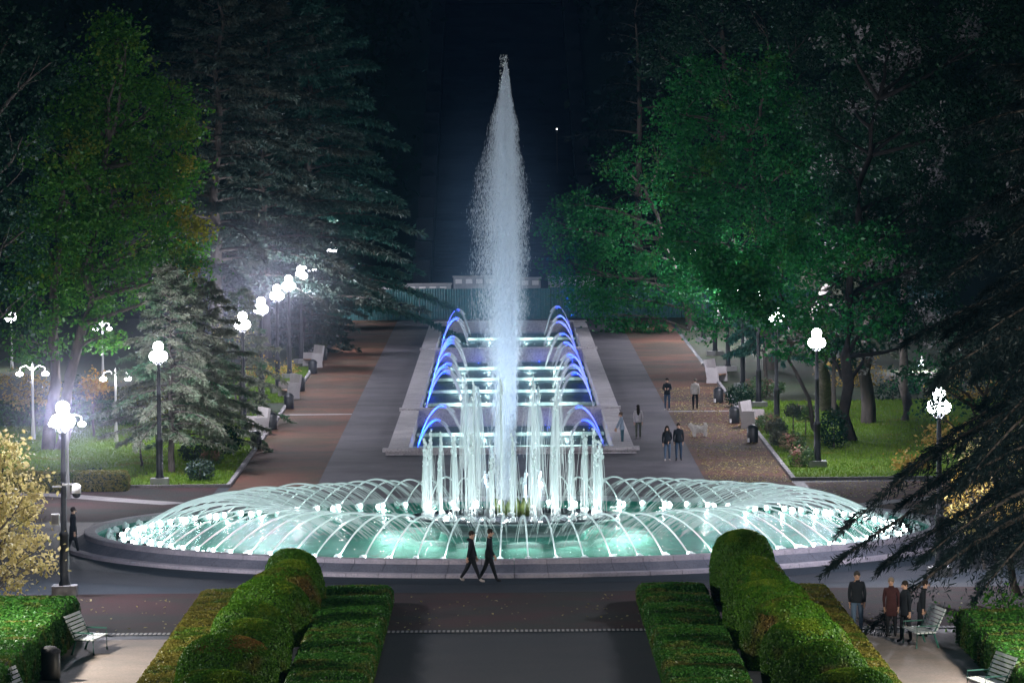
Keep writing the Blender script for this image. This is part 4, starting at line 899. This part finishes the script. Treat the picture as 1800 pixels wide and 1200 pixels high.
for i, (px, py, Y, rp, lf, lb) in enumerate(((1570, 690, 262, 34, 'leaf_dark', 'dark round bush behind the right hand trunks'), (1625, 665, 268, 40, 'leaf_right', 'green bush lit from behind at the far right'), (1700, 680, 262, 40, 'leaf_gold', 'brownish bush near the right edge beyond the lawn'), (1775, 660, 270, 46, 'leaf_dark', 'big dark bush at the far right edge'),
        (20, 700, 262, 40, 'leaf_gold', 'rusty bush at the left edge beyond the lawn'), (120, 690, 270, 36, 'leaf_dark', 'dark bush between the left tree trunks'), (1655, 760, 222, 22, 'leaf_gold', 'low rust coloured bush on the right lawn'), (1600, 812, 212, 15, 'leaf_gold', 'small rusty bush at the front of the right lawn'), (1500, 640, 275, 34, 'leaf_gold', 'pinkish brown bush between the right hand trunks'))):
    c = C(px, py, Y, rp, 0, rp); g_ = Vector((c[0].x, c[0].y, gz(Y)))
    broadleaf('bush', lb, g_, [c, C(px - rp * .8, py + rp * .5, Y, rp * .8), C(px + rp * .8, py + rp * .5, Y, rp * .8)], M[lf], M['bark'], .17, 1.2, .08, 140 + i, cat='bush')
cl = [C(px, py, 151, rp, rng.uniform(-.6, .6), rp) for px, py, rp in ((1668, 688, 24), (1650, 668, 18), (1700, 690, 34), (1740, 650, 40), (1650, 630, 30), (1700, 610, 40), (1600, 650, 26), (1790, 620, 50), (1760, 700, 34), (1640, 715, 12))]
broadleaf('shade_tree', 'leafy tree veiling the globes of the near right lamp', gp(16.2, 151.5), cl, M['leaf_dark'], M['bark'], .13, 1.7, .14, 37)
# hillside wood, one mass
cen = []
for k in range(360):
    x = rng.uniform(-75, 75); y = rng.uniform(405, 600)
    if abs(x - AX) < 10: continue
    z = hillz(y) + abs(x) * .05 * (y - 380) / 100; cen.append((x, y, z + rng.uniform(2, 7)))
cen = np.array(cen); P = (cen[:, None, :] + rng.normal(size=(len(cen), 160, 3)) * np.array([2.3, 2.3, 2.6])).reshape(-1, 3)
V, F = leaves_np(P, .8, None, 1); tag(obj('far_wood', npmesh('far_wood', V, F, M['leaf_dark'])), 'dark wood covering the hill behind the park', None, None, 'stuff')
# shrubs on the lawns
def shrub(px, py, w, h, mat, label, ball=True, stem=0):
    g_ = G(px, py); r = thing('shrub', label, 'shrub', g_); mb = MB(); 
    if stem: mb.tube([(0, 0, 0), (.02, 0, stem + .1)], [.04, .03], 6)
    else: mb.tube([(0, 0, 0), (0, 0, h * .5)], [.06, .04], 6)
    mb.build('stem', M['bark'], r)
    n = int(500 * w * h) + 120; d_ = unit(rng.normal(size=(n, 3))) * (rng.uniform(.55, 1.05, (n, 1))); P = d_ * np.array([w / 2, w / 2, h / 2]) + np.array([0, 0, stem + h / 2])
    V, F = leaves_np(P, .12, unit(d_), 1.6); o = obj('foliage', npmesh('foliage', V, F, mat), r); o['kind'] = 'stuff'
    return r
SH = [(342, 812, 1.5, 1.1, 'needle', 'grey green round shrub right of the cedar trunk'), (352, 846, 1.35, 1.0, 'needle', 'round shrub at the front corner of the left lawn'), (372, 818, 1.1, .9, 'shrub', 'small reddish shrub behind the corner shrub on the left lawn'), (396, 800, 1.7, 1.5, 'leaf_dark', 'dark bushy shrub by the left kerb'), (165, 842, 1.6, .5, 'leaf_dark', 'low dark mound on the left lawn'),
      (1410, 822, 1.3, 1.0, 'shrub', 'round shrub with reddish top beside the right lawn lamp'), (1392, 796, 1.3, 1.0, 'shrub', 'pinkish shrub behind the round shrub near the lamp'), (1372, 786, 1.1, .85, 'needle', 'pale grey shrub on the right lawn'), (1366, 768, 1.2, .9, 'needle', 'small grey shrub farther back on the right lawn'), (1352, 760, 1.4, 1.0, 'shrub', 'mauve shrub by the near white bench on the right'),
      (1466, 790, 1.4, 2.0, 'leaf_dark', 'tall dark conical shrub in front of the pale trunks'), (1300, 716, 1.6, 1.3, 'leaf_dark', 'dark clipped shrub by the right kerb'), (1334, 700, 1.8, 1.2, 'shrub', 'reddish shrub under the pale cedar boughs')]
for px, py, w, h, mt, lb in SH: shrub(px, py, w, h, M[mt], lb)
for px, py, w, h, mt, lb, stm in ((1367, 722, .9, .7, 'shrub', 'pink headed standard shrub on a thin stem', .9), (1394, 770, .9, .7, 'needle', 'grey headed standard shrub on a thin stem', 1.0), (1416, 766, 1.2, .9, 'shrub', 'broad pink standard shrub beside the lamp', .7)):
    shrub(px, py, w, h, M[mt], lb, True, stm)
# fallen leaves
n = 2600; P = np.stack([rng.uniform(AX + 8.6, AX + 12.0, n), 206 + 70 * rng.uniform(0, 1, n) ** 1.4, np.zeros(n)], 1)
P2 = np.stack([rng.uniform(13, 24, 900), rng.uniform(196, 207, 900), np.zeros(900)], 1); P3 = np.stack([rng.uniform(-30, 30, 700), rng.uniform(140, 152, 700), np.zeros(700)], 1)
P = np.concatenate([P, P2, P3]); P[:, 2] = np.maximum(0, (P[:, 1] - Y0) * SL) + .035
V, F = leaves_np(P, .10, np.tile([0., 0., 1.], (len(P), 1)), .5); tag(obj('fallen_leaves', npmesh('fallen_leaves', V, F, M['leaf_yellow'])), 'scattered fallen yellow leaves', None, None, 'stuff')

# ---------------------------------------------------------------- people
def capsule_fingers(mb, h, d, side, mi):
    for k, (o_, L) in enumerate(((-.03, .06), (-.01, .07), (.01, .068), (.03, .055))):
        a = h + Vector((side * .006, o_, -.03)); mb.tube([a, a + Vector((side * -.003, .004, -L * .6)), a + Vector((side * -.014, .008, -L))], [.010, .009, .006], 5, mi)
    a = h + Vector((side * -.012, .035, .0)); mb.tube([a, a + Vector((side * -.016, .02, -.03)), a + Vector((side * -.02, .026, -.055))], [.012, .010, .007], 5, mi)
def person(label, loc, rz, H=1.75, top=('dark_jacket', (.012, .02, .03)), low=('dark_trousers', (.01, .015, .02)), shoe=('dark_shoes', (.02, .02, .02)), hair='short', hairc=(.02, .014, .01), stride=0, arms=(0, 0), legs=None, elbow=(0, 0), long_coat=0, hood=False, cap=False, lean=0, group=None, width=1.0):
    r = thing('person', label, 'person', loc, rz, group); k = H / 1.75
    s = math.sin; ln = lean
    J = {'pel': (0, 0, .95, .15, .11), 'sp': (0, ln * .15, 1.12, .145, .105), 'ch': (0, ln * .35, 1.31, .175, .12), 'nb': (0, ln * .5, 1.46, .085, .075), 'nk': (0, ln * .55 + .01, 1.52, .055, .055), 'hd': (0, ln * .6 + .025, 1.61, .082, .095), 'ht': (0, ln * .6 + .02, 1.69, .075, .085)}
    E = [('pel', 'sp'), ('sp', 'ch'), ('ch', 'nb'), ('nb', 'nk'), ('nk', 'hd'), ('hd', 'ht')]
    hands = []
    for sd, nm, ar, el in ((-1, 'l', arms[0], elbow[0]), (1, 'r', arms[1], elbow[1])):
        sh = Vector((sd * .175, ln * .42, 1.41)); e = sh + Vector((sd * .045, s(ar) * .28, -math.cos(ar) * .28)); w = e + Vector((sd * -.01 - sd * .12 * (el > .8), s(ar + el) * .25, -math.cos(ar + el) * .25)); h = w + (w - e).normalized() * .07
        J[nm + 'sh'] = (*sh, .068, .068); J[nm + 'el'] = (*e, .05, .05); J[nm + 'wr'] = (*w, .034, .034); J[nm + 'ha'] = (*h, .036, .022)
        E += [('ch', nm + 'sh'), (nm + 'sh', nm + 'el'), (nm + 'el', nm + 'wr'), (nm + 'wr', nm + 'ha')]; hands.append((h, sd))
        st_ = stride * sd; hp = Vector((sd * .095, 0, .90)); th = st_; kn = hp + Vector((sd * .01, s(th) * .44, -math.cos(th) * .42)); sh_a = th - (.55 if st_ < 0 else .05) * abs(stride) * 1.1
        an = kn + Vector((0, s(sh_a) * .41, -math.cos(sh_a) * .40)); to = an + Vector((sd * .02, .15, -.045 if st_ >= 0 else -.06))
        J[nm + 'hp'] = (*hp, .10, .10); J[nm + 'kn'] = (*kn, .065, .065); J[nm + 'an'] = (*an, .045, .045); J[nm + 'to'] = (*to, .045, .03)
        E += [('pel', nm + 'hp'), (nm + 'hp', nm + 'kn'), (nm + 'kn', nm + 'an'), (nm + 'an', nm + 'to')]
    names = list(J); me = bpy.data.meshes.new('body'); me.from_pydata([tuple(Vector(J[n_][:3])) for n_ in names], [(names.index(a), names.index(b_)) for a, b_ in E], [])
    tmp = bpy.data.objects.new('tmp', me); COL.objects.link(tmp)
    md = tmp.modifiers.new('skin', 'SKIN'); md.use_smooth_shade = True
    if not me.skin_vertices: me.attributes.new  # layer is made by the modifier type below
    bm_ = bmesh.new(); bm_.from_mesh(me); ly = bm_.verts.layers.skin.verify(); bm_.verts.ensure_lookup_table()
    for i, n_ in enumerate(names): bm_.verts[i][ly].radius = (J[n_][3] * width, J[n_][4] * width); bm_.verts[i][ly].use_root = (i == 0)
    bm_.to_mesh(me); bm_.free()
    sb = tmp.modifiers.new('sub', 'SUBSURF'); sb.levels = 1; sb.render_levels = 1
    dg_ = bpy.context.evaluated_depsgraph_get(); body = bpy.data.meshes.new_from_object(tmp.evaluated_get(dg_)); bpy.data.objects.remove(tmp)
    mats = [cloth(*top), cloth(*low), cloth(*shoe), M['skin']]; body.materials.clear()
    for m_ in mats: body.materials.append(m_)
    seg = [(Vector(J[a][:3]), Vector(J[b_][:3]), a, b_) for a, b_ in E]
    for p_ in body.polygons:
        c = p_.center; best = None
        for a, b_, na, nb_ in seg:
            ab = b_ - a; t_ = max(0, min(1, (c - a).dot(ab) / ab.length_squared)); d_ = (c - a - ab * t_).length
            if best is None or d_ < best[0]: best = (d_, na, nb_, t_)
        _, na, nb_, t_ = best
        if nb_ in ('nk', 'hd', 'ht') and not (nb_ == 'nk' and t_ < .3): i = 3
        elif nb_.endswith('ha'): i = 3
        elif nb_.endswith('to') or (nb_.endswith('an') and t_ > .9): i = 2
        elif nb_.endswith(('kn', 'an', 'hp')) or (nb_ == 'sp' and t_ < .0): i = 1
        else: i = 0
        if i == 1 and long_coat and c.z > .93 - long_coat: i = 0
        p_.material_index = i; p_.use_smooth = True
    body.name = 'body'
    for v in body.vertices: v.co *= k
    o = obj('body', body, r)
    mb = MB(); 
    for h, sd in hands: mb.ball(h - Vector((0, 0, .01)), .034, 0, 7, 5, (.6, 1.1, 1.4)); capsule_fingers(mb, h - Vector((0, 0, .02)), None, sd, 0)
    mb.v = [tuple(Vector(v) * k) for v in mb.v]; mb.build('hands', M['skin'], r, True)
    hc = Vector(J['hd'][:3]) + Vector((0, 0, .045))
    mb = MB(); mb.ball(hc + Vector((0, .10, -.045)), .018, 0, 6, 5, (.8, 1.2, 1.6))
    for sd in (-1, 1): mb.ball(hc + Vector((sd * .082, -.005, -.03)), .022, 0, 6, 5, (.4, 1, 1.5)); mb.ball(hc + Vector((sd * .033, .088, -.012)), .011, 1, 6, 5)
    mb.box(hc + Vector((0, .096, -.085)), (.045, .012, .010), 2); mb.v = [tuple(Vector(v) * k) for v in mb.v]; mb.build('face', [M['skin'], M['iron'], cloth('lip', (.3, .1, .09))], r, True)
    hm = cloth('hair_%d' % int(hairc[0] * 1000), hairc); mb = MB()
    vs_ = []; n_, m_ = 14, 8
    mb.ball(hc + Vector((0, -.018, .018)), .101, 0, 14, 10, (.93, 1.02, 1.02))
    mb.v = [(x, min(y, hc.y + .062 + max(0, z - hc.z - .04) * 1.2), max(z, hc.z - (.02 if y > hc.y + .03 else .085))) for x, y, z in mb.v]
    if hair == 'long': mb.tube([hc + Vector((0, -.06, .02)), hc + Vector((0, -.10, -.12)), hc + Vector((0, -.125, -.27)), hc + Vector((0, -.12, -.42))], [.08, .095, .085, .04], 10)
    if hair == 'long_front':
        for sd in (-1, 1): mb.tube([hc + Vector((sd * .06, -.01, .03)), hc + Vector((sd * .095, .02, -.12)), hc + Vector((sd * .10, .07, -.30))], [.04, .045, .02], 8)
        mb.tube([hc + Vector((0, -.06, .02)), hc + Vector((0, -.10, -.12)), hc + Vector((0, -.12, -.27))], [.08, .09, .06], 10)
    if cap: mb.box(hc + Vector((0, .11, .035)), (.13, .12, .015))
    mb.v = [tuple(Vector(v) * k) for v in mb.v]; mb.build('cap' if cap else 'hair', hm, r, True)
    tm = cloth(*top); mb = MB()
    mb.lathe([(.150, .10), (.165, -.02), (.168, -.10 - long_coat), (.150, -.11 - long_coat)], 16, (0, ln * .1, .98), 0, sx=1.05 * width, sy=.80 * width)
    mb.v = [tuple(Vector(v) * k) for v in mb.v]; mb.build('jacket_hem', tm, r, True); mb = MB()
    if hood: mb.tube([(-.10, ln * .5 - .03, 1.46), (-.07, ln * .5 - .11, 1.47), (.07, ln * .5 - .11, 1.47), (.10, ln * .5 - .03, 1.46)], .05, 8)
    else: mb.lathe([(.095, -.03), (.085, .02), (.07, .045)], 12, (0, ln * .5, 1.475))
    mb.v = [tuple(Vector(v) * k) for v in mb.v]; mb.build('hood' if hood else 'collar', tm, r, True)
    # stand on the ground
    mz = min(v.co.z for v in body.vertices); r.location.z -= mz
    return r
bl = ('black_jacket', (.010, .014, .020)); jn = ('blue_jeans', (.08, .13, .20)); bt = ('black_trousers', (.008, .010, .014)); gs = ('pale_trainers', (.4, .36, .34)); ds = ('dark_shoes', (.015, .015, .018))
fr_y = 157.3
p = W(829, 1018, fr_y); person('person in dark hooded top and cap striding right, the left one of the walking pair', (p.x, fr_y, 0), R(-90), 1.74, bl, bt, gs, stride=.36, arms=(.3, -.25), width=1.12, hood=True, cap=True, long_coat=.05)
p = W(860, 1018, fr_y); person('person in dark jacket with hands in pockets walking ahead of the capped one', (p.x, fr_y + .2, 0), R(-90), 1.77, bl, bt, ds, stride=.30, width=1.1, arms=(-.25, .1), elbow=(.5, .4), lean=.05, long_coat=.05)
person('person in long dark coat behind the nearest left lamp post', G(129, 975), R(-70), 1.72, bl, bt, ds, stride=.2, long_coat=.3)
person('man in black jacket and blue jeans walking on the right', G(1507, 1112), R(178), 1.8, bl, jn, ds, hairc=(.05, .045, .04), stride=.12, arms=(.1, -.1), width=1.05)
person('grey haired person in dark red coat with scarf on the right', G(1567, 1118), R(170), 1.7, ('dark_red_coat', (.05, .018, .02)), bt, ds, hairc=(.22, .18, .14), stride=.1, long_coat=.25)
person('person in black standing left of the right bench', G(1592, 1128), R(120), 1.75, bl, bt, ds, stride=.1, long_coat=.1)
person('person in black stooping beside the right bench', G(1618, 1118), R(-100), 1.62, bl, bt, ds, stride=.1, long_coat=.1, lean=.25)
person('person in pale blue denim leaning on the cascade wall', G(1094, 785), R(95), 1.66, ('pale_denim', (.30, .38, .48)), ('teal_jeans', (.05, .12, .16)), ds, hairc=(.1, .07, .05), arms=(.5, .5), lean=.1)
person('long haired woman in white top and short skirt walking away', G(1122, 771), R(4), 1.66, ('white_top', (.50, .48, .50)), ('grey_green_trousers', (.10, .11, .09)), gs, hair='long', stride=.12)
person('long haired woman in black jacket and jeans walking towards the pool', G(1173, 810), R(178), 1.62, bl, jn, gs, hair='long_front', stride=.14, elbow=(.9, .3))
person('man in black padded jacket walking beside the long haired woman', G(1193, 809), R(178), 1.72, bl, ('navy_jeans', (.04, .07, .12)), ds, stride=.14)
person('man in black jumper looking at his phone on the alley', G(1173, 721), R(175), 1.72, bl, ('navy_jeans', (.04, .07, .12)), gs, arms=(.3, .3), elbow=(1.5, 1.5))
person('person in pale sweater and black trousers walking away on the gravel', G(1222, 720), R(0), 1.68, ('pale_sweater', (.42, .40, .38)), bt, ds, hairc=(.12, .1, .08), stride=.1)
# dog
g_ = G(1229, 768); dog = thing('dog', 'small fluffy white dog standing on the red gravel', 'dog', g_, R(100))
V_ = [(0, -.28, .40), (0, 0, .41), (0, .25, .43), (0, .36, .52), (0, .44, .60), (0, .55, .57)]; rad = [.12, .13, .14, .09, .095, .04]; E_ = [(0, 1), (1, 2), (2, 3), (3, 4), (4, 5)]
for sx in (-1, 1):
    i = len(V_); V_ += [(sx * .08, .24, .26), (sx * .08, .22, .13), (sx * .08, .25, .02)]; rad += [.06, .04, .04]; E_ += [(2, i), (i, i + 1), (i + 1, i + 2)]
    i = len(V_); V_ += [(sx * .08, -.24, .27), (sx * .08, -.33, .15), (sx * .08, -.30, .02)]; rad += [.075, .04, .04]; E_ += [(0, i), (i, i + 1), (i + 1, i + 2)]
i = len(V_); V_ += [(0, -.36, .52), (0, -.34, .64), (0, -.26, .68)]; rad += [.05, .06, .04]; E_ += [(0, i), (i, i + 1), (i + 1, i + 2)]
me = bpy.data.meshes.new('body'); me.from_pydata(V_, E_, []); tmp = bpy.data.objects.new('tmp', me); COL.objects.link(tmp); tmp.modifiers.new('s', 'SKIN')
bm_ = bmesh.new(); bm_.from_mesh(me); ly = bm_.verts.layers.skin.verify(); bm_.verts.ensure_lookup_table()
for i, q in enumerate(rad): bm_.verts[i][ly].radius = (q, q); bm_.verts[i][ly].use_root = (i == 0)
bm_.to_mesh(me); bm_.free(); sb = tmp.modifiers.new('sub', 'SUBSURF'); sb.levels = 1
body = bpy.data.meshes.new_from_object(tmp.evaluated_get(bpy.context.evaluated_depsgraph_get())); bpy.data.objects.remove(tmp); body.materials.clear(); M['fur'] = surf('white_fur', (.85, .82, .78), rough=1); body.materials.append(M['fur'])
body.name = 'body'; obj('body', body, dog); scatter(body, 3500, .045, M['fur'], 'fur', dog, .0, 1.4)
b = MB(); 
for sx in (-1, 1): b.ball((sx * .075, .42, .66), .045, 0, 7, 5, (.5, .8, 1.2)); b.ball((sx * .035, .525, .63), .014, 1, 6, 5)
b.ball((0, .60, .58), .02, 1, 6, 5); b.build('ears_and_nose', [M['fur'], M['iron']], dog, True)

mist('lamp_halo_mist', 'thin mist added for halos round the left row of lamps', (-14.5, 262, 6.5), (8, 80, 7), .0019, (.75, .78, 1))  # local mist shaped to give the row lamps their halos
mist('lamp_halo_mist', 'thin mist added for the halo round the nearest left lamp', (-14.05, 154.5, 5.6), (4.6, 4.6, 4.6), .0065, (.72, .75, 1))  # mist ball added as this lamp's halo
# ---------------------------------------------------------------- haze
HZD = .00005
mb = MB(); mb.box((0, 300, 55), (500, 640, 114)); hm, ht, ho = nodes('haze_air')
v = N(ht, 'ShaderNodeVolumePrincipled'); v.inputs['Color'].default_value = (.25, .65, 1, 1); v.inputs['Density'].default_value = HZD; v.inputs['Anisotropy'].default_value = .6
ht.links.new(v.outputs[0], ho.inputs['Volume']); tag(mb.build('haze', hm), 'thin bluish night haze over the park', None, None, 'stuff')
